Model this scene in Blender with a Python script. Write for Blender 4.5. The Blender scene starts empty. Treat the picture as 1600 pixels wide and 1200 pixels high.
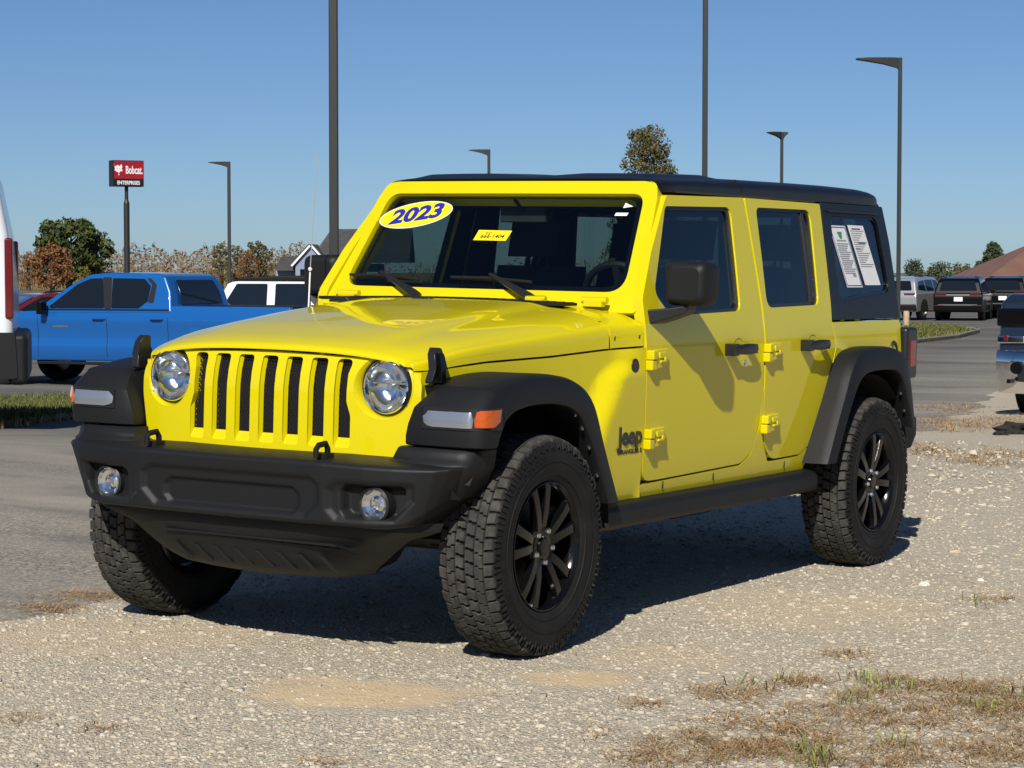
import bpy, bmesh, math, random
import numpy as np
from mathutils import Vector, Matrix
from mathutils.geometry import delaunay_2d_cdt
random.seed(7); rng = np.random.default_rng(11)
scene = bpy.context.scene
rad = math.radians

# ------------------------------------------------------------------ camera
FPX = 3560.0
CAM = Vector((6.86721521, 4.91868846, 1.33175227)); YAW = 3.685967650049577; PITCH = -0.04911752405893346
FW = Vector((math.cos(PITCH)*math.cos(YAW), math.cos(PITCH)*math.sin(YAW), math.sin(PITCH)))
RT = Vector((math.sin(YAW), -math.cos(YAW), 0)); UP = RT.cross(FW)
FH = Vector((math.cos(YAW), math.sin(YAW), 0))
cd = bpy.data.cameras.new('camera'); cam = bpy.data.objects.new('camera', cd); scene.collection.objects.link(cam)
cd.lens = FPX/1600*36; cd.sensor_width = 36; cd.clip_end = 6000; cd.clip_start = .1
cam.matrix_world = Matrix.Translation(CAM) @ Matrix((RT, UP, -FW)).transposed().to_4x4()
scene.camera = cam
# ------------------------------------------------------------------ world, sun, exposure
SUN = Vector((1.2, .43, 1.0)).normalized()
w = bpy.data.worlds.new('World'); scene.world = w; w.use_nodes = True
nt = w.node_tree; nt.nodes.clear()
sky = nt.nodes.new('ShaderNodeTexSky'); sky.sky_type = 'NISHITA'; sky.sun_disc = False
sky.sun_elevation = math.asin(SUN.z); sky.sun_rotation = math.atan2(SUN.x, SUN.y)
sky.air_density = .7; sky.dust_density = .3; sky.ozone_density = 6.0; sky.altitude = 250
bg = nt.nodes.new('ShaderNodeBackground'); bg.inputs['Strength'].default_value = .056
wo = nt.nodes.new('ShaderNodeOutputWorld')
tint = nt.nodes.new('ShaderNodeMix'); tint.data_type = 'RGBA'; tint.blend_type = 'MULTIPLY'; tint.inputs[0].default_value = 1; tint.inputs[7].default_value = (.96, 1.04, 1.12, 1)
nt.links.new(sky.outputs[0], tint.inputs[6]); nt.links.new(tint.outputs[2], bg.inputs[0]); nt.links.new(bg.outputs[0], wo.inputs[0])
sl = bpy.data.lights.new('sun', 'SUN'); sl.energy = 4.9; sl.angle = rad(.53); sl.color = (1, .95, .87)
so = bpy.data.objects.new('sun', sl); scene.collection.objects.link(so)
so.rotation_euler = SUN.to_track_quat('Z', 'Y').to_euler(); so.location = (0, 0, 30)
scene.view_settings.view_transform = 'Standard'; scene.view_settings.look = 'None'
scene.view_settings.exposure = .22; scene.view_settings.gamma = 1; scene.view_settings.use_curve_mapping = False

# ------------------------------------------------------------------ materials
def mat(name, col, rough=.5, metal=0., coat=0., spec=.5, emit=None, noise=None, bump=None, trans=0., ior=1.5):
    m = bpy.data.materials.new(name); m.use_nodes = True; t = m.node_tree
    b = t.nodes['Principled BSDF']
    b.inputs['Base Color'].default_value = (*col, 1); b.inputs['Roughness'].default_value = rough
    b.inputs['Metallic'].default_value = metal; b.inputs['Coat Weight'].default_value = coat
    b.inputs['Coat Roughness'].default_value = .03; b.inputs['Specular IOR Level'].default_value = spec
    b.inputs['Transmission Weight'].default_value = trans; b.inputs['IOR'].default_value = ior
    if emit: b.inputs['Emission Color'].default_value = (*emit[0], 1); b.inputs['Emission Strength'].default_value = emit[1]
    if noise or bump:
        tc = t.nodes.new('ShaderNodeTexCoord')
    if noise:   # (scale, colour2, lo, hi)
        n = t.nodes.new('ShaderNodeTexNoise'); n.inputs['Scale'].default_value = noise[0]; n.inputs['Detail'].default_value = 6
        r = t.nodes.new('ShaderNodeMapRange'); r.inputs[1].default_value = noise[2]; r.inputs[2].default_value = noise[3]
        x = t.nodes.new('ShaderNodeMix'); x.data_type = 'RGBA'
        x.inputs[6].default_value = (*col, 1); x.inputs[7].default_value = (*noise[1], 1)
        t.links.new(tc.outputs['Object'], n.inputs['Vector']); t.links.new(n.outputs[0], r.inputs[0])
        t.links.new(r.outputs[0], x.inputs[0]); t.links.new(x.outputs[2], b.inputs['Base Color'])
    if bump:    # (scale, strength, distance)
        n = t.nodes.new('ShaderNodeTexNoise'); n.inputs['Scale'].default_value = bump[0]; n.inputs['Detail'].default_value = 3
        bn = t.nodes.new('ShaderNodeBump'); bn.inputs['Strength'].default_value = bump[1]; bn.inputs['Distance'].default_value = bump[2]
        t.links.new(tc.outputs['Object'], n.inputs['Vector']); t.links.new(n.outputs[0], bn.inputs['Height'])
        t.links.new(bn.outputs[0], b.inputs['Normal'])
    return m
def glass(name, tint, refl=1.0, rough=.0):
    m = bpy.data.materials.new(name); m.use_nodes = True; t = m.node_tree; t.nodes.clear()
    o = t.nodes.new('ShaderNodeOutputMaterial'); tr = t.nodes.new('ShaderNodeBsdfTransparent'); tr.inputs[0].default_value = (*tint, 1)
    g = t.nodes.new('ShaderNodeBsdfGlossy'); g.inputs['Roughness'].default_value = rough; g.inputs[0].default_value = (refl, refl, refl, 1)
    f = t.nodes.new('ShaderNodeLayerWeight'); f.inputs[0].default_value = .5   # facing = 1-|cos|, the same from both sides
    pw = t.nodes.new('ShaderNodeMath'); pw.operation = 'POWER'; pw.inputs[1].default_value = 5; t.links.new(f.outputs['Facing'], pw.inputs[0])
    ma = t.nodes.new('ShaderNodeMath'); ma.operation = 'MULTIPLY_ADD'; ma.inputs[1].default_value = .96; ma.inputs[2].default_value = .035; t.links.new(pw.outputs[0], ma.inputs[0])
    x = t.nodes.new('ShaderNodeMixShader')
    t.links.new(ma.outputs[0], x.inputs[0]); t.links.new(tr.outputs[0], x.inputs[1]); t.links.new(g.outputs[0], x.inputs[2]); t.links.new(x.outputs[0], o.inputs[0])
    return m
M = {}
M['yellow'] = mat('yellow_paint', (.590, .500, .001), .45, 0, .9, .10, bump=(1.6, .03, .004))
M['plastic'] = mat('black_plastic', (.0085, .009, .010), .54, 0, 0, .28, bump=(900, .25, .0006))
M['plastic2'] = mat('black_smooth_plastic', (.012, .012, .013), .38)
M['gloss'] = mat('gloss_black', (.003, .003, .0035), .16, 0, 0, .35)
M['hardtop'] = mat('hardtop_black', (.0055, .0062, .008), .40, 0, 0, .35, bump=(700, .25, .0006))
M['rubber'] = mat('tyre_rubber', (.007, .007, .007), .7, 0, 0, .3, noise=(7, (.020, .018, .016), .5, .8), bump=(220, .3, .001))
M['tread'] = mat('dusty_tread_rubber', (.036, .034, .031), .88, 0, 0, .25, noise=(25, (.075, .069, .060), .45, .75), bump=(300, .4, .001))
M['dark'] = mat('underbody_black', (.008, .008, .008), .8)
M['chassis'] = mat('chassis_steel', (.02, .02, .021), .5, .4)
M['chrome'] = mat('chrome', (.86, .86, .85), .06, 1.0)
M['reflector'] = mat('lamp_reflector', (.9, .9, .9), .12, 1.0)
M['lens'] = glass('clear_lens', (.93, .95, .95))
M['frosted'] = mat('frosted_white_lens', (.42, .44, .47), .28, .75, .8)
M['amber'] = mat('amber_lens', (.46, .075, .004), .15, 0, .8)
M['red'] = mat('red_lens', (.20, .004, .007), .15, 0, .5)
M['glassclear'] = glass('windshield_glass', (.86, .91, .89))
M['glasstint'] = glass('tinted_glass', (.40, .46, .45), 1.0)
M['glassdark'] = mat('dark_far_glass', (.006, .009, .011), .04, 0, .3, .6)
M['frit'] = mat('black_glass_border', (.004, .004, .005), .15)
M['interior'] = mat('interior_black', (.012, .012, .013), .75)
M['seat'] = mat('seat_cloth', (.015, .015, .016), .9)
M['paper'] = mat('white_paper', (.72, .72, .72), .6)
M['ink'] = mat('black_ink', (.02, .02, .022), .5)
M['greyink'] = mat('grey_ink', (.28, .29, .30), .6)
M['blueink'] = mat('blue_ink', (.015, .02, .28), .4)
M['stickeryellow'] = mat('sticker_yellow', (.90, .68, .01), .35)
M['green'] = mat('green_ink', (.05, .25, .12), .5)
M['alu'] = mat('brushed_steel', (.5, .5, .5), .3, 1.0)
M['silver'] = mat('silver_print', (.75, .75, .75), .4)

# ------------------------------------------------------------------ mesh helpers
COL = scene.collection
def link(o, parent=None):
    COL.objects.link(o)
    if parent is not None: o.parent = parent
    return o
def mesh_obj(name, verts, faces, m, parent=None, smooth=True, bevel=0, seg=2, auto=38, mats=None, midx=None):
    me = bpy.data.meshes.new(name); me.from_pydata([tuple(v) for v in verts], [], [tuple(f) for f in faces]); me.validate(); me.update()
    for mm in (mats or [m]): me.materials.append(mm)
    if midx is not None: me.polygons.foreach_set('material_index', midx)
    if smooth:
        me.polygons.foreach_set('use_smooth', [True]*len(me.polygons))
        if not bevel: me.set_sharp_from_angle(angle=rad(auto))
    o = link(bpy.data.objects.new(name, me), parent)
    if bevel:
        b = o.modifiers.new('bevel', 'BEVEL'); b.width = bevel; b.segments = seg; b.limit_method = 'ANGLE'; b.angle_limit = rad(auto-8); b.harden_normals = True
    return o
def empty(name, loc=(0, 0, 0), parent=None):
    o = bpy.data.objects.new(name, None); o.location = loc; o.empty_display_size = .1
    return link(o, parent)
def tag(o, label, cat, group=None):
    o['label'] = label; o['category'] = cat
    if group: o['group'] = group
    return o
def struct(o, kind='structure'): o['kind'] = kind; return o
class MB:
    def __init__(s): s.v = []; s.f = []
    def add(s, vs, fs, mtx=None):
        k = len(s.v); s.v += [tuple(mtx @ Vector(v)) if mtx is not None else tuple(v) for v in vs]; s.f += [tuple(i+k for i in f) for f in fs]; return s
    def box(s, c, d, mtx=None, taper=None):
        x, y, z = d[0]/2, d[1]/2, d[2]/2; t = taper or 1
        vs = [(c[0]+a*x*(t if e > 0 else 1), c[1]+b*y*(t if e > 0 else 1), c[2]+e*z) for e in (-1, 1) for a, b in ((-1, -1), (1, -1), (1, 1), (-1, 1))]
        return s.add(vs, [(3, 2, 1, 0), (4, 5, 6, 7), (0, 1, 5, 4), (1, 2, 6, 5), (2, 3, 7, 6), (3, 0, 4, 7)], mtx)
    def tube(s, pts, r, n=10, cap=True):
        pts = [Vector(p) for p in pts]; rr = r if isinstance(r, (list, tuple)) else [r]*len(pts)
        vs = []; u = None
        for i, p in enumerate(pts):
            d = (pts[min(i+1, len(pts)-1)]-pts[max(i-1, 0)]).normalized()
            if u is None: u = d.orthogonal().normalized()
            u = (u-d*u.dot(d)).normalized(); q = d.cross(u)
            vs += [p+(u*math.cos(2*math.pi*k/n)+q*math.sin(2*math.pi*k/n))*rr[i] for k in range(n)]
        fs = [(i*n+k, i*n+(k+1) % n, (i+1)*n+(k+1) % n, (i+1)*n+k) for i in range(len(pts)-1) for k in range(n)]
        if cap: fs += [tuple(range(n))[::-1], tuple(range((len(pts)-1)*n, len(pts)*n))]
        return s.add(vs, fs)
    def lathe(s, prof, n=32, mtx=None, close=False):   # prof (axial a, radius r) about local Y
        vs = [(r*math.sin(2*math.pi*k/n), a, r*math.cos(2*math.pi*k/n)) for a, r in prof for k in range(n)]
        m_ = len(prof)
        fs = [(i*n+k, i*n+(k+1) % n, (i+1)*n+(k+1) % n, (i+1)*n+k) for i in range(m_-1) for k in range(n)]
        if close: fs.append(tuple(range((m_-1)*n, m_*n)))
        return s.add(vs, fs, mtx)
    def grid(s, rows, flip=False, closed=False):
        n = len(rows[0]); vs = [p for r in rows for p in r]; fs = []
        for i in range(len(rows)-1):
            for k in range(n if closed else n-1):
                a = (i*n+k, i*n+(k+1) % n, (i+1)*n+(k+1) % n, (i+1)*n+k); fs.append(a[::-1] if flip else a)
        return s.add(vs, fs)
    def prism(s, poly, fn, d0, d1):   # poly 2D -> fn(u,v,d)
        n = len(poly); vs = [fn(u, v, d0) for u, v in poly]+[fn(u, v, d1) for u, v in poly]
        fs = [tuple(range(n)), tuple(range(2*n-1, n-1, -1))]+[((k+1) % n, k, n+k, n+(k+1) % n) for k in range(n)]
        return s.add(vs, fs)
    def obj(s, name, m, parent=None, **kw): return mesh_obj(name, s.v, s.f, m, parent, **kw)
def rpoly(pts, r=.03, n=5):
    """closed polygon with rounded corners; pts (u,v) or (u,v,radius)"""
    out = []; N = len(pts)
    for i in range(N):
        p = Vector(pts[i][:2]); a = Vector(pts[i-1][:2]); b = Vector(pts[(i+1) % N][:2]); R = pts[i][2] if len(pts[i]) > 2 else r
        da = (a-p); db = (b-p); la, lb = da.length, db.length
        if R <= 1e-5 or la < 1e-6 or lb < 1e-6: out.append(tuple(p)); continue
        da /= la; db /= lb; c = max(-1, min(1, da.dot(db))); ang = math.acos(c)
        if ang > math.pi-.05: out.append(tuple(p)); continue
        t = min(R/math.tan(ang/2), la*.49, lb*.49)
        p0 = p+da*t; p1 = p+db*t
        for k in range(n+1):
            s_ = k/n; out.append(tuple(p0*(1-s_)**2+p*2*s_*(1-s_)+p1*s_**2))
    return out
def circle(cu, cv, r, n=28, r2=None): return [(cu+r*math.cos(2*math.pi*k/n), cv+(r2 or r)*math.sin(2*math.pi*k/n)) for k in range(n)]
def plate(name, outer, holes, th, fn, m, parent=None, cu=(), cv=(), bevel=.005, seg=2, auto=38):
    loops = [outer]+list(holes)
    pv, pe = [], []
    for l in loops:
        k = len(pv); pv += [Vector(p) for p in l]; pe += [(k+i, k+(i+1) % len(l)) for i in range(len(l))]
    cv_, ce_, cf_, *_ = delaunay_2d_cdt(pv, pe, [], 1, 1e-6)
    bm = bmesh.new(); vs = [bm.verts.new((p.x, p.y, 0)) for p in cv_]
    def inhole(p):
        for l in loops[1:]:
            c = False
            for i in range(len(l)):
                (x1, y1), (x2, y2) = l[i-1], l[i]
                if (y1 > p.y) != (y2 > p.y) and p.x < (x2-x1)*(p.y-y1)/(y2-y1)+x1: c = not c
            if c: return True
        return False
    for f in cf_:
        if not inhole(sum((cv_[i] for i in f), Vector((0, 0)))/len(f)): bm.faces.new([vs[i] for i in f])
    sa = lambda l: abs(sum(l[i-1][0]*l[i][1]-l[i][0]*l[i-1][1] for i in range(len(l))))/2
    want = sa(outer)-sum(sa(h) for h in holes); got = sum(f.calc_area() for f in bm.faces)
    if abs(want-got) > .02*want: print('FILL', name, want, got)
    bmesh.ops.recalc_face_normals(bm, faces=bm.faces[:])
    for axis, cuts in ((0, cu), (1, cv)):
        for c in cuts:
            no = (1, 0, 0) if axis == 0 else (0, 1, 0); co = (c, 0, 0) if axis == 0 else (0, c, 0)
            bmesh.ops.bisect_plane(bm, geom=bm.verts[:]+bm.edges[:]+bm.faces[:], plane_co=co, plane_no=no, dist=1e-5)
    bm.verts.index_update()
    V = [(v.co.x, v.co.y) for v in bm.verts]; n = len(V)
    F = [[v.index for v in f.verts] for f in bm.faces]
    if F and (lambda p: (p[1][0]-p[0][0])*(p[2][1]-p[0][1])-(p[1][1]-p[0][1])*(p[2][0]-p[0][0]))([V[i] for i in F[0][:3]]) < 0: F = [f[::-1] for f in F]
    edges = {}
    for f in F:
        for a, b in zip(f, f[1:]+f[:1]): edges[(a, b)] = 1
    bm.free()
    front = [Vector(fn(u, v, 0)) for u, v in V]; back = [Vector(fn(u, v, th)) for u, v in V]
    fs = [tuple(f) for f in F]+[tuple(i+n for i in f[::-1]) for f in F]
    for (a, b) in edges:
        if (b, a) not in edges: fs.append((b, a, a+n, b+n))
    o = mesh_obj(name, front+back, fs, m, parent, bevel=0, smooth=False)
    me = o.data; bm = bmesh.new(); bm.from_mesh(me); bmesh.ops.recalc_face_normals(bm, faces=bm.faces[:]); bm.to_mesh(me); bm.free()
    me.polygons.foreach_set('use_smooth', [True]*len(me.polygons))
    if bevel:
        b = o.modifiers.new('bevel', 'BEVEL'); b.width = bevel; b.segments = seg; b.limit_method = 'ANGLE'; b.angle_limit = rad(auto); b.harden_normals = True
    else: me.set_sharp_from_angle(angle=rad(auto))
    return o
def interp(x, tab):
    tab = sorted(tab); 
    if x <= tab[0][0]: return tab[0][1]
    for (a, b), (c, d) in zip(tab, tab[1:]):
        if x <= c: t = (x-a)/(c-a); return b+(d-b)*t
    return tab[-1][1]
def sstep(a, b, x):
    t = max(0, min(1, (x-a)/(b-a))); return t*t*(3-2*t)
def text_mesh(name, s, size, mtx, m, parent, extrude=.0008, shear=0, offset=0, align='CENTER', sx=1):
    c = bpy.data.curves.new(name, 'FONT'); c.body = s; c.size = size; c.extrude = extrude; c.shear = shear; c.offset = offset
    c.align_x = align; c.align_y = 'CENTER'; c.resolution_u = 4
    t = bpy.data.objects.new(name+'_tmp', c); COL.objects.link(t)
    dg = bpy.context.evaluated_depsgraph_get(); me = bpy.data.meshes.new_from_object(t.evaluated_get(dg))
    bpy.data.objects.remove(t); bpy.data.curves.remove(c)
    me.transform(mtx @ Matrix.Diagonal((sx, 1, 1, 1))); me.materials.clear(); me.materials.append(m); me.name = name
    return link(bpy.data.objects.new(name, me), parent)
def frame(o, ex, ey):   # matrix with local x=ex, y=ey (unit), origin o
    ex = Vector(ex).normalized(); ey = Vector(ey).normalized(); ez = ex.cross(ey)
    return Matrix.Translation(o) @ Matrix((ex, ey, ez)).transposed().to_4x4()
def pt(px, py, depth):
    return CAM + (FW + RT*((px-800)/FPX) - UP*((py-600)/FPX))*depth
NRM = Vector((-0.00328003, 0.01906378, 0.99981289)); ZFAR = -.6
def gz(x, y):
    t = (x-CAM.x)*FH.x+(y-CAM.y)*FH.y
    zp = -(NRM.x*x+NRM.y*y)/NRM.z
    zp = max(-.35, min(.35, zp))
    s = sstep(13, 36, t); return zp*(1-s)+ZFAR*s
def gpt(px, py):
    d = FW + RT*((px-800)/FPX) - UP*((py-600)/FPX); t = 4.
    while t < 900:
        P = CAM+d*t
        if P.z <= gz(P.x, P.y): return P
        t += .03 if t < 30 else .3
    return P
def tl(t, lat): 
    p = Vector((CAM.x, CAM.y, 0))+FH*t+RT*lat; return (p.x, p.y, gz(p.x, p.y))

# ================================================================== GROUND
class NT:
    """tiny node helper"""
    def __init__(s, name):
        s.m = bpy.data.materials.new(name); s.m.use_nodes = True; s.t = s.m.node_tree; s.b = s.t.nodes['Principled BSDF']
    def n(s, typ, **kw):
        x = s.t.nodes.new(typ)
        for k, v in kw.items():
            if isinstance(k, str) and hasattr(x, k): setattr(x, k, v)
        return x
    def l(s, a, b): s.t.links.new(a, b)
    def noise(s, vec, scale, detail=5, rough=.55, dist=0):
        x = s.n('ShaderNodeTexNoise'); x.inputs['Scale'].default_value = scale; x.inputs['Detail'].default_value = detail
        x.inputs['Roughness'].default_value = rough; x.inputs['Distortion'].default_value = dist; s.l(vec, x.inputs['Vector']); return x
    def vor(s, vec, scale, feature='F1'):
        x = s.n('ShaderNodeTexVoronoi'); x.feature = feature; x.inputs['Scale'].default_value = scale; s.l(vec, x.inputs['Vector']); return x
    def rng(s, val, a, b, c=0., d=1.):
        x = s.n('ShaderNodeMapRange'); x.inputs[1].default_value = a; x.inputs[2].default_value = b; x.inputs[3].default_value = c; x.inputs[4].default_value = d
        s.l(val, x.inputs[0]); return x.outputs[0]
    def mix(s, fac, a, b, mode='MIX'):
        x = s.n('ShaderNodeMix'); x.data_type = 'RGBA'; x.blend_type = mode
        for i, q in ((0, fac), (6, a), (7, b)):
            if isinstance(q, (tuple, float, int)): x.inputs[i].default_value = (*q, 1) if isinstance(q, tuple) else q
            else: s.l(q, x.inputs[i])
        return x.outputs[2]
    def math(s, op, a, b=0.):
        x = s.n('ShaderNodeMath'); x.operation = op
        for i, q in enumerate((a, b)):
            if isinstance(q, (float, int)): x.inputs[i].default_value = q
            else: s.l(q, x.inputs[i])
        return x.outputs[0]
    def ramp(s, fac, stops):
        x = s.n('ShaderNodeValToRGB'); e = x.color_ramp.elements
        while len(e) < len(stops): e.new(.5)
        for k, (p, c) in enumerate(stops): e[k].position = p; e[k].color = (*c, 1)
        s.l(fac, x.inputs[0]); return x.outputs[0]
    def bump(s, h, strength, dist):
        x = s.n('ShaderNodeBump'); x.inputs['Strength'].default_value = strength; x.inputs['Distance'].default_value = dist
        s.l(h, x.inputs['Height']); s.l(x.outputs[0], s.b.inputs['Normal'])
def gravel_material():
    k = NT('gravel'); geo = k.n('ShaderNodeNewGeometry'); P = geo.outputs['Position']
    v1 = k.vor(P, 84); v2 = k.vor(P, 180); v3 = k.vor(P, 28)
    sep1 = k.n('ShaderNodeSeparateColor'); k.l(v1.outputs['Color'], sep1.inputs[0])
    sep2 = k.n('ShaderNodeSeparateColor'); k.l(v2.outputs['Color'], sep2.inputs[0])
    pal = [(0, (.22, .19, .145)), (.2, (.38, .335, .255)), (.5, (.50, .445, .34)), (.75, (.57, .51, .40)), (.93, (.47, .375, .25)), (1, (.66, .61, .51))]
    c1 = k.ramp(sep1.outputs[0], pal); c2 = k.ramp(sep2.outputs[1], pal)
    c = k.mix(k.rng(k.noise(P, 9, 3).outputs[0], .42, .58), c1, c2)
    big = k.noise(P, .9, 4).outputs[0]
    c = k.mix(k.rng(big, .3, .75), c, k.mix(.45, c, (.54, .485, .38)))
    # fine tan silt in patches
    def ell(px, py, rx, ry):
        p = gpt(px, py); mp = k.n('ShaderNodeMapping'); mp.vector_type = 'TEXTURE'; k.l(P, mp.inputs[0])
        mp.inputs['Location'].default_value = (p.x, p.y, p.z); mp.inputs['Rotation'].default_value = (0, 0, math.atan2(RT.y, RT.x)-.12)
        mp.inputs['Scale'].default_value = (rx, ry, 5)
        ln = k.n('ShaderNodeVectorMath'); ln.operation = 'LENGTH'; k.l(mp.outputs[0], ln.inputs[0])
        d = k.math('ADD', ln.outputs['Value'], k.math('MULTIPLY', k.math('SUBTRACT', k.noise(P, 5, 5).outputs[0], .5), 1.5))
        return k.rng(d, .55, 1.15, 1, 0)
    sand = None
    for e in ((560, 1085, .42, .30), (900, 1060, .2, .2), (1050, 1030, .3, .35), (100, 1000, .5, .5), (300, 990, .4, .3), (1250, 950, .6, .6)):
        q = ell(*e); q = k.math('MULTIPLY', q, .95 if e[0] < 1000 and e[0] > 500 else .4)
        sand = q if sand is None else k.math('MAXIMUM', sand, q)
    sand = k.math('MAXIMUM', sand, k.rng(k.noise(P, 2.3, 6, .65).outputs[0], .6, .8, 0, .45))
    sandc = k.mix(k.rng(k.noise(P, 60, 4).outputs[0], .35, .65), (.50, .375, .22), (.58, .46, .29))
    c = k.mix(sand, c, sandc)
    # pale dusty track to the right of the vehicle
    # meadow beyond the lots
    dt = k.n('ShaderNodeVectorMath'); dt.operation = 'DOT_PRODUCT'; k.l(P, dt.inputs[0]); dt.inputs[1].default_value = (FH.x, FH.y, 0)
    far = k.rng(k.math('ADD', dt.outputs['Value'], k.math('MULTIPLY', k.noise(P, .08, 3).outputs[0], 12.)), 95, 99)
    c = k.mix(far, c, k.mix(k.noise(P, .4, 5).outputs[0], (.10, .11, .03), (.17, .15, .06)))
    k.l(c, k.b.inputs['Base Color']); k.b.inputs['Roughness'].default_value = .92; k.b.inputs['Specular IOR Level'].default_value = .25
    h = k.math('ADD', k.math('MULTIPLY', v1.outputs['Distance'], -1.0), k.math('MULTIPLY', v2.outputs['Distance'], -.45))
    h = k.math('ADD', h, k.math('MULTIPLY', k.noise(P, 14, 5).outputs[0], 1.2))
    h = k.math('MULTIPLY', h, k.math('SUBTRACT', 1.0, k.math('MULTIPLY', sand, .7)))
    h = k.math('ADD', h, k.math('MULTIPLY', k.noise(P, 3.2, 4).outputs[0], 2.2))
    k.bump(h, .8, .012)
    return k.m
def asphalt_material():
    k = NT('asphalt'); geo = k.n('ShaderNodeNewGeometry'); P = geo.outputs['Position']
    v = k.vor(P, 75); s = k.n('ShaderNodeSeparateColor'); k.l(v.outputs['Color'], s.inputs[0])
    c = k.ramp(s.outputs[0], [(0, (.13, .118, .098)), (.45, (.20, .183, .152)), (.8, (.28, .255, .21)), (1, (.38, .35, .29))])
    mp = k.n('ShaderNodeMapping'); k.l(P, mp.inputs[0]); mp.inputs['Rotation'].default_value = (0, 0, -math.atan2(FH.y, FH.x)+.15); mp.inputs['Scale'].default_value = (.55, .16, 1)
    st = k.noise(mp.outputs[0], 1.0, 7, .62, .6).outputs[0]
    c = k.mix(k.rng(st, .38, .66), c, (.29, .262, .215))
    c = k.mix(k.math('MULTIPLY', k.rng(k.noise(mp.outputs[0], 2.2, 6, .6, 1.0).outputs[0], .52, .66), .6), c, (.115, .108, .098))
    # gravel dust lies along the edge; further out the asphalt is darker
    sx = k.n('ShaderNodeSeparateXYZ'); k.l(P, sx.inputs[0])
    edge = k.math('ADD', k.math('MULTIPLY', k.math('MINIMUM', k.math('ADD', sx.outputs[0], 8.), 0.), .13), -1.25)
    dist = k.math('ADD', k.math('SUBTRACT', edge, sx.outputs[1]), k.math('MULTIPLY', k.math('SUBTRACT', k.noise(mp.outputs[0], .8, 5).outputs[0], .5), 7.))
    c = k.mix(k.rng(dist, 2.5, 8.5, 0, .80), c, k.mix(k.rng(st, .40, .62), (.060, .058, .055), (.115, .108, .098)))
    k.l(c, k.b.inputs['Base Color']); k.b.inputs['Roughness'].default_value = .88; k.b.inputs['Specular IOR Level'].default_value = .3
    k.bump(k.math('MULTIPLY', v.outputs['Distance'], -1), .6, .006)
    return k.m
M['gravel'] = gravel_material(); M['asphalt'] = asphalt_material()
M['soil'] = mat('grass_soil', (.085, .085, .025), .95, noise=(6, (.16, .13, .06), .4, .7))
TL = [-800, -200, -80, -40, -20, -10, -5]+list(range(0, 48))+[52, 58, 66, 76, 90, 110, 140, 200, 300, 500, 900, 2000, 4500]
LL = [28, 35, 45, 60, 80, 120, 200, 400, 1000, 3000]; LL = [-a for a in LL[::-1]]+list(range(-22, 23))+LL
g_ = MB(); g_.grid([[tl(t, l) for l in LL] for t in TL])
struct(g_.obj('ground', M['gravel'], None, auto=80))
def bnd(x):   # edge between gravel and asphalt, y(x)
    y = -1.25 if x > -8 else -1.25+.30*(x+8)
    return y+.10*math.sin(x*2.1+.5)+.07*math.sin(x*5.3)+.05*math.sin(x*11.7+1)
xs = [120, 60, 40, 30, 25]+[20-.5*i for i in range(131)]+[-47-2*i for i in range(30)]+[-120, -160]
ss = [-.04, 0, .3, .8]+[1.5+1*i for i in range(45)]+[50, 60, 75, 100, 140]
rows = [[(x, bnd(x)-s, gz(x, bnd(x)-s)+(.007 if s >= 0 else -.02)) for s in ss] for x in xs]
a_ = MB(); a_.grid(rows, flip=True); struct(a_.obj('asphalt_road', M['asphalt'], None, auto=80))

# ================================================================== YELLOW OFF-ROADER
JR = Matrix(((0.999994, 0.00098, -0.00328), (-0.000918, 0.999818, 0.019064), (0.003298, -0.019061, 0.999813)))
jeep = empty('off_road_vehicle'); jeep.matrix_world = JR.to_4x4()
tag(jeep, 'bright yellow four-door off-road vehicle with black hardtop parked on the gravel', 'car')
def SY(z):
    y = interp(z, [(.44, .760), (.50, .776), (.56, .783), (.62, .7875), (.70, .7915), (.78, .794), (.86, .7955), (.95, .796), (1.02, .7955), (1.07, .794), (1.10, .7915), (1.13, .7885), (1.17, .783), (1.21, .7765), (1.30, .759), (1.40, .739), (1.50, .718), (1.60, .6965), (1.70, .6745)])
    return y
def side(s):   # map (x,z,d) on body side
    return lambda x, z, d: (x, s*(SY(z)-d), z)
CV = [.50, .56, .62, .70, .78, .86, .95, 1.02, 1.07, 1.10, 1.13, 1.17, 1.21, 1.30, 1.40, 1.50, 1.60]
Yl = M['yellow']
# --- grille
def xg(y, z):
    return interp(z, [(.62, .452), (.70, .452), (.76, .450), (.88, .448), (.93, .446), (.98, .438), (1.03, .423), (1.07, .409)]) - .060*(abs(y)/.61)**2.6
gout = rpoly([(-.545, .60, .03), (.545, .60, .03), (.578, .70, .1), (.614, .88, .2), (.614, .993, .10), (.44, 1.041, .2), (0, 1.053, .5), (-.44, 1.041, .2), (-.614, .993, .10), (-.614, .88, .2), (-.578, .70, .1)], n=6)
holes = []; slots = []
for i in range(-3, 4):
    c = i*.1065; hw = .034
    if abs(i) == 3:
        s = 1 if i > 0 else -1
        P_ = [(c-s*hw, .728), (c+s*hw, .728), (c+s*hw, .84, .04), (c+s*(hw-.017), .89, .05), (c+s*(hw-.017), .985, .05), (c+s*hw*.9, 1.036, .02), (c-s*hw, 1.036, .02)]
        if s < 0: P_ = P_[::-1]
    else: P_ = [(c-hw, .728), (c+hw, .728), (c+hw, 1.036), (c-hw, 1.036)]
    h = rpoly(P_, .014, 4); holes.append(h[::-1]); slots.append((c, hw))
HY, HZ, HR = .474, .944, .112
for s in (-1, 1): holes.append(circle(s*HY, HZ, HR, 40)[::-1])
gmap = lambda y, z, d: (xg(y, z)-d, y*(1-d*.25), z)
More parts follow.
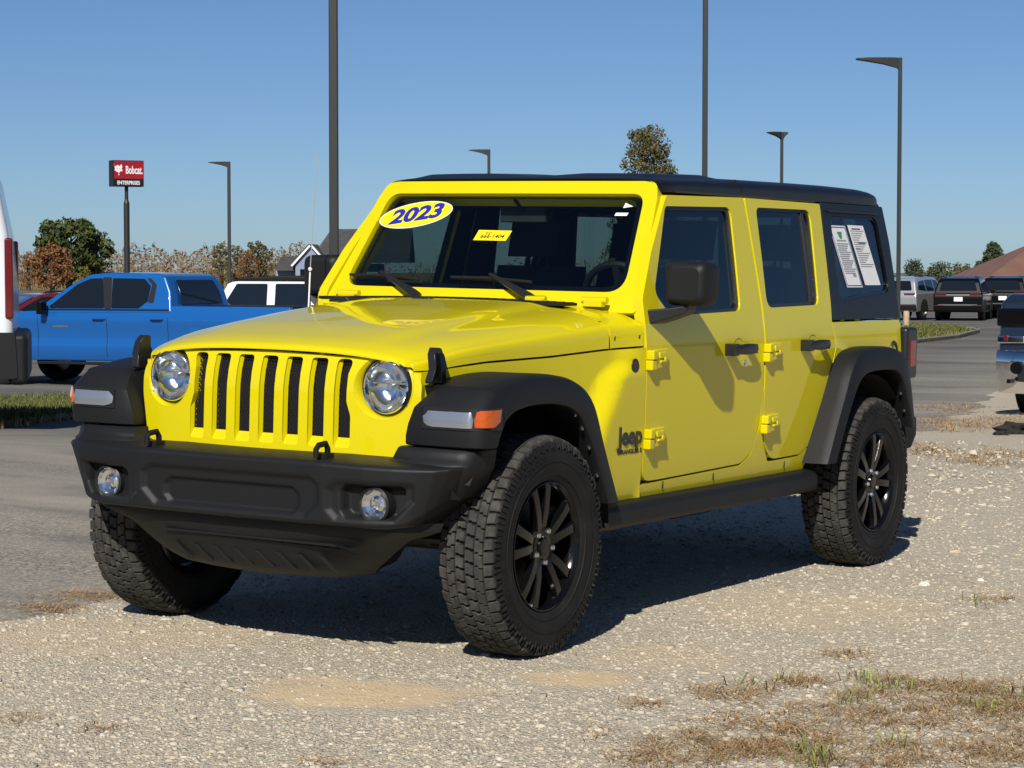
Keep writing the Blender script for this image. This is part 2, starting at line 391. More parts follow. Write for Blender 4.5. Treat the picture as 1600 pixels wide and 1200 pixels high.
grille = plate('grille', gout, holes, .055, gmap, Yl, jeep, cu=[-.56, -.5, -.42, -.34, .34, .42, .5, .56, -.2, .2, 0], cv=[.7, .76, .82, .88, .91, .93, .955, .98, 1.005, 1.03, 1.05], bevel=.009, seg=3, auto=42)
for c, hw in slots:   # sloping inner surround + black honeycomb
    b = MB(); x0 = lambda z: xg(c, z)-.006
    for (ya, yb) in ((c-hw-.001, c-hw+.007), (c+hw+.001, c+hw-.007)):
        b.grid([[(x0(z)+.002, ya, z), (x0(z)-.014, yb, z)] for z in (.73, .8, .88, .93, .98, 1.035)], flip=ya > yb)
    b.grid([[(xg(c, .73)-.006, c-hw, .728), (xg(c, .73)-.006, c+hw, .728)], [(xg(c, .76)-.020, c-hw, .762), (xg(c, .76)-.020, c+hw, .762)]], flip=True)
    b.obj('slot_surround', Yl, grille, auto=30)
    # honeycomb bars
    b = MB(); rws = 30; pitch = .0105
    for r in range(rws):
        z = .755+r*pitch*.93
        for q in range(5):
            y0 = c-hw+.004+(q+(r % 2)*.5)*.0125
            if y0+.0125 > c+hw+.002: continue
            xx = xg(c, z)-.024
            b.tube([(xx, y0, z-.0026), (xx, y0+.00625, z+.0026), (xx, y0+.0125, z-.0026)], .0019, 4, False)
            b.tube([(xx, y0+.00625, z+.0026), (xx, y0+.00625, z+.0072)], .0019, 4, False)
    b.grid([[(xg(c, z)-.036, c-hw*1.1, z), (xg(c, z)-.036, c+hw*1.1, z)] for z in (.72, .8, .88, .93, .98, 1.04)])
    b.obj('grille_mesh', M['plastic2'], grille, auto=80)
# --- headlights
for s in (-1, 1):
    hx = xg(HY, HZ)
    mt = frame((hx-.026, s*HY, HZ), (0, 1, 0), (1, 0, -.02))   # local y -> forward
    hl = empty('headlight', (0, 0, 0), jeep)
    b = MB(); rows = []
    for rr_, dd_, kk in ((.1135, .0005, 1), (.110, -.004, 1), (.106, -.012, .7), (.1025, -.018, .3), (.101, -.05, 0)):
        ring = []
        for q in range(48):
            an = 2*math.pi*q/48; y_, z_ = HY+rr_*math.cos(an), HZ+rr_*math.sin(an); ring.append((xg(y_, z_)*kk+(hx-.004)*(1-kk)+dd_, s*y_, z_))
        rows.append(ring)
    b.grid(rows, closed=True, flip=s > 0); b.obj('bezel_dish', Yl, hl, auto=60)
    b = MB(); b.lathe([(-.02, .102), (.004, .102), (.008, .099), (.004, .094), (-.03, .092)], 48, mt); b.obj('black_ring', M['plastic2'], hl)
    b = MB(); b.lathe([(-.01, .094), (.010, .0935), (.014, .090), (.011, .0865), (-.015, .085)], 48, mt); b.obj('chrome_ring', M['chrome'], hl)
    b = MB(); n = 48     # fluted reflector bowl
    prof = [(-.012, .086), (-.028, .078), (-.048, .062), (-.062, .042), (-.068, .02), (-.068, .0)]
    vs = []; fs = []
    for i, (a, r) in enumerate(prof):
        for q in range(n):
            an = 2*math.pi*q/n; aa = a-.0035*((q//4) % 2)*(r/.086)
            vs.append((r*math.sin(an), aa, r*math.cos(an)))
    for i in range(len(prof)-1):
        for q in range(n): fs.append((i*n+q, i*n+(q+1) % n, (i+1)*n+(q+1) % n, (i+1)*n+q))
    b.add(vs, fs, mt)
    b.box((0, -.035, -.010), (.15, .02, .004), mt); b.obj('reflector', M['reflector'], hl, auto=28)
    b = MB(); b.lathe([(-.055, .010), (-.02, .012), (-.012, .011), (-.010, .0)], 16, mt); b.obj('bulb', M['frosted'], hl)
    b = MB(); b.lathe([(.006, .088), (.016, .07), (.022, .045), (.025, .02), (.0255, 0)], 40, mt); b.obj('lens', M['lens'], hl, auto=60)
    for an in (35, 145, 215, 325):
        b = MB(); p = mt @ Vector((.1075*math.cos(rad(an)), .004, .1075*math.sin(rad(an)))); b.add(*[[(p.x+.004*math.cos(t)*0+.003, p.y+.005*math.cos(t), p.z+.005*math.sin(t)) for t in [k*math.pi/4 for k in range(8)]], [tuple(range(8))]])
        b.obj('bezel_screw', M['alu'], hl)
# --- hood
WH = [(.44, .575), (.40, .600), (.34, .622), (.04, .662), (-.34, .702), (-.66, .737), (-.72, .745), (-.80, .760), (-.905, .784)]
TH = [(.432, 1.070), (.42, 1.079), (.40, 1.087), (.36, 1.099), (.30, 1.110), (.15, 1.131), (-.08, 1.159), (-.36, 1.190), (-.7, 1.216), (-.95, 1.225)]
ZS = [(.45, 1.003), (.38, 1.005), (.229, 1.017), (.04, 1.030), (-.34, 1.040), (-.66, 1.057), (-.905, 1.066)]
def hoodpt(x, ph, s, drop=0):
    w_ = interp(x, WH); T = interp(x, TH); Z = interp(x, ZS); n = interp(x, [(-.9, 4.6), (.2, 4.2), (.43, 3.4)])
    y = w_*max(0, math.cos(ph))**(2/n); z = Z+(T-Z)*max(0, math.sin(ph))**(2/n)
    bul = .012*(1-sstep(.38, .46, y))*sstep(.40, .10, x)
    cr = -.018*(y/w_)**2*sstep(.1, .5, math.sin(ph))
    return (x-.05*(y/.6)**2.6*sstep(.1, .42, x), s*y, z+bul+cr-drop)
PH = [0, .004, .015, .04, .08]+[.14+(math.pi/2-.14)*k/26 for k in range(27)]
def hoodgrid(xs, drop=0):
    rows = []
    for x in xs: rows.append([hoodpt(x, p, 1) for p in PH]+[hoodpt(x, p, -1) for p in PH[::-1][1:]])
    return rows
hx = [.432, .428, .42, .41, .39, .36, .32]+[.28-.05*k for k in range(20)]+[-.703]
R_ = hoodgrid(hx); lip = [(p[0]-.001, p[1], p[2]-.012) for p in R_[0]]; lip2 = [(p[0]-.05, p[1], p[2]-.016) for p in R_[0]]
back = [(p[0]-.0005, p[1]*.999, p[2]-.02) for p in R_[-1]]
b = MB(); b.grid([lip2, lip]+R_+[back]); hood = b.obj('hood', Yl, jeep, auto=60)
b = MB(); rr = hoodgrid([-.711, -.74, -.78, -.82, -.86, -.905]); f0 = [(p[0], p[1]*.999, p[2]-.02) for p in rr[0]]; b.grid([f0]+rr); cowl = b.obj('cowl_panel', Yl, jeep, auto=60)
b = MB(); b.grid([[(-.70, y, 1.190-.03*(abs(y)/.7)**4) for y in (-.7, -.4, 0, .4, .7)], [(-.72, y, 1.190-.03*(abs(y)/.7)**4) for y in (-.7, -.4, 0, .4, .7)]]); b.obj('cowl_gap', M['dark'], cowl)
# black cowl grille strip with louvres
b = MB()
for k in range(30):
    y = -.62+k*.0385
    if y > .50: break
    b.box((-.79, y, interp(-.79, TH)+.016-.018*(y/.76)**2-.006), (.10, .030, .012))
b.box((-.79, -.06, 1.219), (.115, 1.16, .012)); b.obj('cowl_grille', M['plastic'], cowl, bevel=.003)
# --- fenders, body sides, doors, quarter panels
def fendmap(s):
    def f(x, z, d):
        yb = interp(x, WH)-.004; yf = SY(z); xt = interp(z, [(.55, -.44), (.80, -.55), (.95, -.66), (1.05, -.84)])
        k = sstep(xt+.04, xt-.09, x); yy = yb+(max(yf, yb)-yb)*k
        kk = k*(1-sstep(.95, 1.06, z)); yy = yb+(max(yf, yb)-yb)*max(kk, sstep(-.74, -.905, x))
        return (x, s*(yy-d), z)
    return f
for s in (-1, 1):
    out = rpoly([(.375, .998), (.229, 1.009), (.04, 1.022), (-.34, 1.032), (-.66, 1.049), (-.905, 1.059), (-.906, .478), (-.50, .474), (-.40, .60), (-.33, .75), (-.2, .87), (0, .905), (.2, .90), (.375, .87)], .0)
    f = plate('fender_panel', out, [], .03, fendmap(s), Yl, jeep, cu=[.3, .2, .1, 0, -.1, -.2, -.3, -.36]+[-.4-.02*k for k in range(25)], cv=[.5, .53]+[.56+.025*k for k in range(15)]+[.935+.012*k for k in range(10)], bevel=.003, auto=50)
    # sill
    out = [(-.910, .526), (-1.79, .541), (-1.88, .577), (-1.955, .69), (-1.983, .86), (-1.9875, .86), (-1.992, .66), (-2.008, .615), (-2.072, .537), (-2.39, .541), (-2.50, .578), (-2.52, .56), (-2.46, .475), (-.910, .475)]
    sill = plate('sill_panel', out, [], .04, side(s), Yl, jeep, cv=CV, bevel=.003)
    for xx in (-1.10, -1.55, -2.25):
        b = MB(); b.box((xx, s*(SY(.515)+.001), .512), (.005, .003, .030)); b.obj('sill_seam', M['dark'], sill, smooth=False)
    # doors
    d1 = rpoly([(-.912, 1.19, .1), (-.916, 1.248, .06), (-1.045, 1.425, .1), (-1.225, 1.622, .2), (-1.265, 1.657, .03), (-1.976, 1.668, .012), (-1.978, .84, .3), (-1.945, .68, .3), (-1.875, .58, .1), (-1.79, .549, .1), (-1.05, .537, .02), (-.912, .538, .10)], .02, 6)
    wn1 = rpoly([(-1.020, 1.270, .05), (-1.232, 1.612, .035), (-1.832, 1.624, .04), (-1.772, 1.190, .045), (-1.13, 1.178, .06)], .03, 6)
    d2 = rpoly([(-1.990, 1.668, .012), (-2.782, 1.665, .015), (-2.712, 1.135, .03), (-2.742, 1.02, .05), (-2.62, .77, .1), (-2.505, .588, .08), (-2.40, .549, .10), (-2.08, .546, .16), (-1.996, .66, .22)], .02, 6)
    wn2 = rpoly([(-2.084, 1.630, .04), (-2.660, 1.634, .05), (-2.588, 1.208, .05), (-2.036, 1.200, .05)], .04, 6)
    for nm, d, wn, hinge_x, hand_x in (('front_door', d1, wn1, -.985, -1.72), ('rear_door', d2, wn2, -2.052, -2.478)):
        do = plate(nm, d, [wn], .045, side(s), Yl, jeep, cv=CV, cu=[-1.1, -1.3, -1.5, -1.7, -2.2, -2.4], bevel=.006, seg=3)
        sd0 = side(s); dc_ = (sum(p[0] for p in wn)/len(wn), sum(p[1] for p in wn)/len(wn)); d_in = [(dc_[0]+(p[0]-dc_[0])*.93, dc_[1]+(p[1]-dc_[1])*.96) if p[1] > 1.15 else (dc_[0]+(p[0]-dc_[0])*.93, p[1]+.02) for p in d]; plate('door_inner_trim', d_in, [wn], .006, lambda x, z, dd: sd0(x, z, dd+.047), M['interior'], do, cv=CV, bevel=0)
        # rubber seal: ring just inside the opening
        c = (sum(p[0] for p in wn)/len(wn), sum(p[1] for p in wn)/len(wn))
        inn = [(c[0]+(p[0]-c[0])*.945, c[1]+(p[1]-c[1])*.935) for p in wn]
        big = [(c[0]+(p[0]-c[0])*1.01, c[1]+(p[1]-c[1])*1.012) for p in wn]
        sd = side(s)
        plate('window_seal', big, [inn[::-1]], .02, lambda x, z, dd: sd(x, z, dd+.008), M['plastic2'], do, cv=CV, bevel=.003)
        plate('window_glass', inn, [], .004, lambda x, z, dd: sd(x, z, dd+.016), M['glasstint'], do, cv=CV, bevel=0)
        if nm == 'rear_door':
            plate('window_divider', [(-2.515, 1.19), (-2.545, 1.19), (-2.598, 1.635), (-2.570, 1.635)], [], .012, lambda x, z, dd: sd(x, z, dd+.008), M['plastic2'], do, cv=CV, bevel=.002)
        for hz in (1.008, .702):
            h = MB(); y = SY(hz)
            h.box((hinge_x+.058, s*(y+.012), hz-.018), (.040, .034, .040)); h.box((hinge_x+.056, s*(y+.014), hz+.022), (.036, .036, .038))
            hg = h.obj('door_hinge', Yl, do, bevel=.006, seg=2)
            h = MB(); h.prism([(.034, -.035), (.034, .042), (-.060, .046), (-.060, -.010), (-.030, -.028)], lambda u, v, dd: (hinge_x+u, s*(y+dd), hz+v), 0, .022)
            h.box((hinge_x-.012, s*(y+.024), hz+.020), (.06, .010, .026)); h.box((hinge_x-.014, s*(y+.026), hz-.004), (.045, .010, .012))
            h.obj('hinge_leaf', Yl, do, bevel=.005, seg=2)
            h = MB(); h.lathe([(0, .011), (.004, .010), (.0045, 0)], 10, frame((hinge_x-.03, s*(y+.028), hz+.004), (1, 0, 0), (0, s, 0))); h.obj('hinge_bolt', Yl, do)
        # handle
        hz = 1.030; y = SY(hz)
        h = MB(); h.lathe([(.0004, .053), (.0, .050), (-.012, .042), (-.02, .02), (-.021, 0)], 28, frame((hand_x-.005, s*(y+.001), hz), (1, 0, 0), (0, s, 0)) @ Matrix.Diagonal((1.1, 1, .95, 1))); h.obj('handle_cup', Yl, do)
        h = MB(); L = .105
        rows = []
        for k in range(9):
            u = -1+2*k/8; wd = .017*(1-.35*u*u)+.004; out_ = .046-.010*abs(u)**3
            rows.append([(hand_x+u*L, s*(y+out_+.011*math.cos(a)), hz+.004+wd*1.15*math.sin(a)) for a in [2*math.pi*q/10 for q in range(10)]])
        h.grid(rows, closed=True); h.add(rows[0], [tuple(range(10))]); h.add(rows[-1], [tuple(range(10))])
        h.box((hand_x+L*.93, s*(y+.022), hz+.003), (.050, .046, .050)); h.box((hand_x-L*.93, s*(y+.02), hz+.003), (.032, .042, .04))
        h.obj('door_handle', M['plastic2'], do, bevel=.004)
        if nm == 'front_door':
            h = MB(); h.lathe([(0, .016), (.007, .0145), (.008, .006), (.005, .004), (.005, 0)], 18, frame((hand_x-.075, s*SY(.965), .972), (1, 0, 0), (0, s, 0))); h.obj('lock_cylinder', M['chrome'], do)
        h = MB(); h.box(((-1.45 if nm[0] == 'f' else -2.3), s*.70, .86), ((1.0 if nm[0] == 'f' else .62), .04, .62)); h.obj('door_trim', M['interior'], do, bevel=.02)
    # hardtop side and quarter panel
    q = rpoly([(-2.718, 1.128), (-3.525, 1.128), (-3.555, .9, .1), (-3.53, .62), (-3.46, .62), (-3.38, .80), (-3.25, .93), (-3.0, .955), (-2.82, .94), (-2.74, .90), (-2.60, .70), (-2.512, .572), (-2.63, .765), (-2.752, 1.015)], .004, 3)
    qp = plate('quarter_panel', q, [], .04, side(s), Yl, jeep, cv=CV, bevel=.005)
    b = MB(); b.lathe([(0, .060), (.006, .058), (.006, .048), (-.006, .044), (-.02, .04), (-.02, 0)], 28, frame((-3.445, s*SY(.95), .955), (1, 0, 0), (0, s, 0)) @ Matrix.Diagonal((.85, 1, 1.25, 1))); b.obj('fuel_filler', M['plastic2'], qp)
    # pillars plus black core added behind panel gaps to block light coming through
    b = MB(); b.box((-1.42, s*.735, .80), (1.0, .02, .50)); b.box((-2.3, s*.735, .80), (.55, .02, .5)); b.prism([(.55, .735), (1.15, .735), (1.64, .635), (1.64, .575), (.55, .60)], lambda z, y, d: (-1.983+d, s*y, z), -.03, .03); b.prism([(.5, .735), (1.15, .725), (1.15, .66), (.5, .66)], lambda z, y, d: (-.925+d, s*y, z), -.02, .03); b.prism([(.8, .735), (1.15, .735), (1.64, .635), (1.64, .575), (.8, .60)], lambda z, y, d: (-2.735+d, s*y, z), -.03, .03); b.obj('pillar_gap_block', M['dark'], jeep, smooth=False)
# --- windshield frame
NX, NZ = .824, .567
xw = lambda z: -.930-.689*(z-1.28)
def wmap(y, z, d, off=0): return (xw(z)-.03*(abs(y)/.66)**2+.004-d*NX+off*NX, y, z-d*NZ+off*NZ)
wo_ = rpoly([(-.750, 1.190, .02), (.750, 1.190, .02), (.735, 1.262, .06), (.672, 1.640, .1), (.648, 1.712, .06), (-.648, 1.712, .06), (-.672, 1.640, .1), (-.735, 1.262, .06)], .05, 6)
wi_ = rpoly([(-.668, 1.268, .07), (.668, 1.268, .07), (.612, 1.660, .06), (-.612, 1.660, .06)], .06, 7)
CU = [-.6, -.5, -.4, -.3, -.15, 0, .15, .3, .4, .5, .6]
wf = plate('windshield_frame', wo_, [wi_[::-1]], .090, wmap, Yl, jeep, cu=CU, bevel=.016, seg=4)
c0 = 1.464
gl = [(y*.995, c0+(z-c0)*.995) for y, z in wi_]; fr = [(y*.945, c0+(z-c0)*.90+.012) for y, z in wi_]
plate('windshield_glass', gl, [], .005, lambda y, z, d: wmap(y, z, d+.018), M['glassclear'], wf, cu=CU, bevel=0)
plate('glass_border', gl, [fr[::-1]], .003, lambda y, z, d: wmap(y, z, d+.0245), M['frit'], wf, cu=CU, bevel=0)
for y in (-.585, .585):
    b = MB(); b.tube([(-.868, y-.055, 1.236), (-.868, y+.055, 1.236)], .014, 12); b.box((-.865, y, 1.222), (.03, .08, .02)); b.obj('frame_hinge', Yl, wf, auto=30)
for y in (.36, ):
    b = MB(); b.tube([(-.80, y-.045, 1.236), (-.80, y+.045, 1.238)], .013, 12); b.box((-.80, y, 1.224), (.05, .07, .016)); b.obj('hood_hinge', Yl, cowl, bevel=.004)
for y in (-.50, -.10):
    b = MB(); b.prism([(-.055, 0), (.055, 0), (.032, .022), (-.045, .022)], lambda u, v, d: (-.715-d, y+u, 1.212+v-.018*(y/.7)**2), -.03, .04); b.obj('hood_stop', M['plastic2'], hood, bevel=.003)
# wipers
for y0, y1, ba, bb in ((.323, .068, -.125, .262), (-.222, -.475, -.648, -.275)):
    wp = empty('wiper', (0, 0, 0), jeep)
    def W(y, z, o): return wmap(y, z, 0, o)
    b = MB(); p0 = Vector((-.845, y0, 1.232)); p1 = Vector(W(y1, 1.312, .030))
    for k in range(1):
        dirv = (p1-p0).normalized(); sidev = dirv.cross(Vector((NX, 0, NZ))).normalized(); upv = sidev.cross(dirv)
        secs = []
        for t, wd, hh in ((0, .016, .010), (.12, .017, .012), (.5, .012, .009), (.95, .007, .006), (1, .006, .004)):
            c = p0.lerp(p1, t); secs.append([c+sidev*wd*a+upv*hh*bq for a, bq in ((-1, -1), (1, -1), (1, 1), (-1, 1))])
        b.grid(secs, closed=True); b.add(secs[0], [(0, 1, 2, 3)]); b.add(secs[-1], [(3, 2, 1, 0)])
    b.lathe([(0, .02), (.02, .018), (.022, 0)], 14, frame(p0-Vector((0, 0, .012)), (0, 1, 0), (NX, 0, NZ))); b.obj('wiper_arm', M['plastic2'], wp, bevel=.003)
    b = MB(); n = 9
    secs = []
    for k in range(n):
        y = ba+(bb-ba)*k/(n-1); hh = .011-.007*abs(2*k/(n-1)-1); zz = 1.306-.012*(k/(n-1))
        c = Vector(W(y, zz, .008)); secs.append([c+Vector((0, 0, -.006)), c+Vector((0, 0, .006)), c+Vector((NX*hh*1.6, 0, NZ*hh*1.6+.004)), c+Vector((NX*hh*1.6, 0, NZ*hh*1.6-.004))])
    b.grid(secs, closed=True); b.obj('wiper_blade', M['plastic2'], wp, auto=30)
# --- roof
TR = [(-1.235, 1.716), (-1.26, 1.726), (-1.30, 1.732), (-1.4, 1.738), (-1.7, 1.748), (-2.1, 1.757), (-3.0, 1.766), (-3.4, 1.762), (-3.5, 1.755), (-3.55, 1.742), (-3.58, 1.715), (-3.59, 1.68)]
def roofrow(x, pads):
    T = interp(x, TR); Z = 1.676 if x < -1.99 else 1.672; wd = interp(x, [(-3.59, .60), (-3.56, .645), (-3.5, .662), (-3.3, .672), (-1.32, .668), (-1.27, .660), (-1.235, .645)])
    row = []
    for sgn, ps in ((1, PH), (-1, PH[::-1][1:])):
        for p in ps:
            n = 5.5; y = wd*max(0, math.cos(p))**(2/n); z = Z+(T-Z)*max(0, math.sin(p))**(2/n)
            if pads: z += .013*sstep(.05, .09, y)*sstep(.60, .53, y)*sstep(-1.30, -1.40, x)*sstep(-1.96, -1.88, x)
            row.append((x, sgn*y, z))
    return row
def roofobj(nm, xs, pads):
    rows = [roofrow(x, pads) for x in xs]; low = [[(p[0]-(.05 if p[0] > -1.3 else 0), p[1]*.9, min(p[2]-.03, 1.69)) for p in r] for r in rows]
    b = MB(); b.grid([low[0]]+rows+[low[-1]]); b.grid(low, flip=True)
    for side_ in (0, -1): b.grid([[r[side_], l_[side_]] for r, l_ in zip(rows, low)], flip=side_ == 0)
    return b.obj(nm, M['hardtop'], jeep, auto=50)
rf = roofobj('roof_panel', [-1.246, -1.252, -1.262, -1.28, -1.31, -1.35, -1.4, -1.5, -1.6, -1.75, -1.86, -1.92, -1.977], True)
ht = roofobj('hardtop', [-1.984, -2.05, -2.2, -2.5, -2.8, -3.1, -3.3, -3.4, -3.47, -3.52, -3.55, -3.57, -3.585, -3.592], False)
b = MB(); b.box((-1.98, 0, 1.715), (.02, 1.28, .06)); b.obj('roof_seam', M['dark'], ht, smooth=False)
for s in (-1, 1):
    sd = side(s)
    hs = rpoly([(-2.722, 1.138), (-2.792, 1.672), (-3.535, 1.672), (-3.548, 1.50, .3), (-3.528, 1.138)], .01, 4)
    qw = rpoly([(-2.825, 1.222, .05), (-2.880, 1.612, .02), (-3.440, 1.618, .06), (-3.458, 1.262, .06)], .05, 6)
    o = plate('hardtop_side', hs, [qw], .04, sd, M['hardtop'], ht, cv=CV, bevel=.006, seg=3)
    big = [(-3.15+(p[0]+3.15)*1.02, 1.43+(p[1]-1.43)*1.02) for p in qw]
    inn = [(-3.15+(p[0]+3.15)*.955, 1.43+(p[1]-1.43)*.94) for p in qw]
    plate('quarter_window_seal', big, [inn[::-1]], .02, lambda x, z, dd: sd(x, z, dd+.006), M['gloss'], ht, cv=CV, bevel=.003)
    plate('quarter_window', big, [], .004, lambda x, z, dd: sd(x, z, dd+.013), M['glasstint'], ht, cv=CV, bevel=0)
    b = MB(); b.box((-3.15, s*(SY(1.637)+.004), 1.636), (.60, .016, .010)); b.obj('drip_lip', M['hardtop'], ht, bevel=.003)
    b = MB(); b.box((-2.07, s*.660, 1.676), (1.40, .02, .012)); b.obj('roof_gutter', M['plastic2'], ht, bevel=.003)
# rear wall, tailgate, rear glass
rmap = lambda y, z, d: (-3.545-.02*max(0, 1-abs(z-1.2))+d, y, z)
plate('rear_wall', rpoly([(-.76, 1.14), (.76, 1.14), (.655, 1.70), (-.655, 1.70)], .05, 4), [rpoly([(-.62, 1.22), (.62, 1.22), (.54, 1.64), (-.54, 1.64)], .05, 5)[::-1]], .03, rmap, M['hardtop'], ht, bevel=.006)
plate('rear_glass', rpoly([(-.63, 1.21), (.63, 1.21), (.55, 1.65), (-.55, 1.65)], .05, 5), [], .004, lambda y, z, d: rmap(y, z, d+.012), M['glasstint'], ht, bevel=0)
plate('tailgate', rpoly([(-.77, .56), (.77, .56), (.785, 1.13), (-.785, 1.13)], .04, 5), [], .05, rmap, Yl, jeep, bevel=.012, seg=3)
# --- fender flares
def flare(s, pairs, yc, yl, yin, name='fender_flare', extra=None):
    rows = []
    for (cx, cz), (lx, lz) in pairs:
        nx, nz = cx-lx, cz-lz; L = math.hypot(nx, nz); nx /= L; nz /= L
        P_ = [(cx+nx*.004, yin, cz+nz*.004), (cx+nx*.006, yc-.05, cz+nz*.006), (cx+nx*.003, yc-.024, cz+nz*.003), (cx-nx*.005, yc-.007, cz-nz*.005), (cx-nx*.018, yc, cz-nz*.018),
              (lx+nx*.012, yl, lz+nz*.012), (lx+nx*.003, yl-.002, lz+nz*.003), (lx, yl-.008, lz), (lx+nx*.004, yl-.045, lz+nz*.004), (lx+nx*.02, yin, lz+nz*.02)]
        rows.append([(a, s*y, z) for a, y, z in P_])
    b = MB(); b.grid(rows, flip=s < 0); n = len(rows[0]); b.add(rows[0], [tuple(range(n))]); b.add(rows[-1], [tuple(range(n))])
    if extra: extra(b)
    return b.obj(name, M['plastic'], jeep, auto=35)
def smooth_pairs(pr, n=34):
    # Catmull-Rom through station pairs
    P_ = [np.array([*a, *c]) for a, c in pr]; P_ = [2*P_[0]-P_[1]]+P_+[2*P_[-1]-P_[-2]]; out = []
    N = len(P_)-3
    for k in range(n+1):
        u = k/n*N; i = min(int(u), N-1); t = u-i; p0, p1, p2, p3 = P_[i:i+4]
        q = .5*((2*p1)+(-p0+p2)*t+(2*p0-5*p1+4*p2-p3)*t*t+(-p0+3*p1-3*p2+p3)*t**3); out.append(((q[0], q[1]), (q[2], q[3])))
    return out
fp = [((-.522, .503), (-.408, .505)), ((-.455, .625), (-.348, .613)), ((-.395, .737), (-.285, .718)), ((-.335, .855), (-.232, .790)), ((-.262, .925), (-.178, .842)), ((-.155, .968), (-.10, .873)), ((-.02, .986), (.0, .888)), ((.10, .988), (.12, .890)), ((.20, .980), (.20, .884)), ((.29, .966), (.27, .870)), ((.375, .952), (.325, .842))]
rp = [((-2.445, .508), (-2.505, .510)), ((-2.535, .66), (-2.595, .655)), ((-2.625, .80), (-2.685, .785)), ((-2.705, .925), (-2.755, .860)), ((-2.79, .985), (-2.83, .893)), ((-2.93, 1.005), (-2.95, .905)), ((-3.08, 1.007), (-3.08, .905)), ((-3.22, 1.000), (-3.20, .895)), ((-3.34, .965), (-3.275, .850)), ((-3.40, .885), (-3.32, .785)), ((-3.45, .76), (-3.37, .70)), ((-3.49, .63), (-3.41, .62))]
for s in (-1, 1):
    def front_block(b, s=s):
        rows = []
        for z, dx, yin, yo, xb in ((.757, -.006, .602, .911, .375), (.761, 0, .600, .915, .372), (.79, .003, .602, .917, .362), (.830, .004, .612, .917, .335), (.886, .002, .634, .915, .30), (.893, -.004, .638, .913, .29), (.925, -.040, .658, .908, .27), (.950, -.070, .675, .902, .26), (.957, -.083, .685, .896, .25), (.961, -.105, .695, .880, .24)):
            xf = .468+dx; ring = [(xb, yin), (xf-.012, yin), (xf, yin+.03), (xf+.004, .76), (xf, yo-.060), (xf-.010, yo-.026), (xf-.030, yo-.006), (xf-.050, yo), (max(xb, xf-.12), yo), (xb, yo)]
            rows.append([(x, s*y, z) for x, y in ring])
        b.grid(rows, closed=True, flip=s > 0); n = len(rows[0]); b.add(rows[0], [tuple(range(n))]); b.add(rows[-1], [tuple(range(n))])
    ff = flare(s, smooth_pairs(fp), .905, .918, .62, extra=front_block)
    rfl = flare(s, smooth_pairs(rp), .905, .918, .74)
    # lamps on the flare nose
    def lampband(y0, y1, wrap=False, proud=.006):
        pts = []
        for k in range(13):
            y = y0+(y1-y0)*k/12
            pts.append(y)
        return pts
    def fx(y):  # nose contour at lamp height
        return interp(y, [(.6, .470), (.76, .474), (.84, .470), (.872, .460), (.897, .436), (.908, .410), (.914, .375), (.918, .345)])
    def fpath(t):   # t along contour from inboard to outboard side
        T_ = [(.682, .4755), (.74, .4775), (.80, .477), (.842, .475), (.864, .472), (.888, .462), (.908, .442), (.9165, .415), (.919, .385), (.920, .352)]
        u = t*(len(T_)-1); i = min(int(u), len(T_)-2); f_ = u-i
        return (T_[i][1]*(1-f_)+T_[i+1][1]*f_, T_[i][0]*(1-f_)+T_[i+1][0]*f_)
    for nm, t0, t1, mm, zl, zh in (('marker_lamp', .0, .50, 'frosted', .826, .883), ('turn_lamp', .515, .98, 'amber', .829, .886)):
        b = MB(); rows = []
        for k in range(15):
            t = t0+(t1-t0)*k/14; x, y = fpath(t); e = min(k, 14-k)
            ed = .003 if e == 0 else 0
            tl_ = .018*sstep(.8, 1.0, t) if mm == 'amber' else .008*sstep(.06, 0, t)
            pr = .008 if e > 0 else .0; dy = pr*(1 if t > .6 else .3)
            za, zb = zl+ed+tl_*1.3, zh-ed
            rows.append([(x-.01, s*(y-.008), za-.002), (x+pr*.8, s*(y+dy), za), (x+pr*.8+.002-.10*(0), s*(y+dy+.001), (za+zb)/2), (x+pr*.8-.006, s*(y+dy), zb), (x-.02, s*(y-.008), zb+.002)])
        b.grid(rows, flip=s > 0); b.obj(nm, M[mm], ff, auto=50)
    b = MB(); rows = []
    for k in range(25):
        x, y = fpath(-.06+1.06*k/24 if k else 0); rows.append([(x+.0015-.01*(k == 0), s*(y+.002), .818), (x+.0015, s*(y+.002), .892)])
    b.grid(rows, flip=s > 0); b.obj('lamp_recess', M['plastic2'], ff)
    # bolts on the inner lip
    for (cx, cz), (lx, lz) in (fp[1], fp[2], fp[3], fp[4]):
        b = MB(); b.lathe([(0, .008), (.003, .007), (.004, 0)], 10, frame((lx+.006, s*.90, lz), (0, 0, 1), (1, 0, .2))); b.obj('flare_bolt', M['alu'], ff)
    for (cx, cz), (lx, lz) in (rp[9], rp[10]):
        b = MB(); b.lathe([(0, .008), (.003, .007), (.004, 0)], 10, frame((lx+.008, s*.89, lz), (0, 0, 1), (1, 0, -.2))); b.obj('flare_bolt', M['alu'], rfl)
    # inner wheel-well liner
    for cx, wdt in ((0, .515), (-3.008, .50)):
        b = MB(); rows = []
        for k in range(21):
            a = rad((28 if cx == 0 else 18)+(152 if cx == 0 else 150)*k/20); rows.append([(cx+wdt*math.cos(a), s*y, .40+wdt*.97*math.sin(a)) for y in (.86, .45)])
        b.grid(rows); b.obj('wheel_liner', M['dark'], jeep)
        b = MB(); b.box((cx-.08, s*.44, .72), (.76, .02, .40)); b.obj('wheel_liner', M['dark'], jeep, smooth=False)
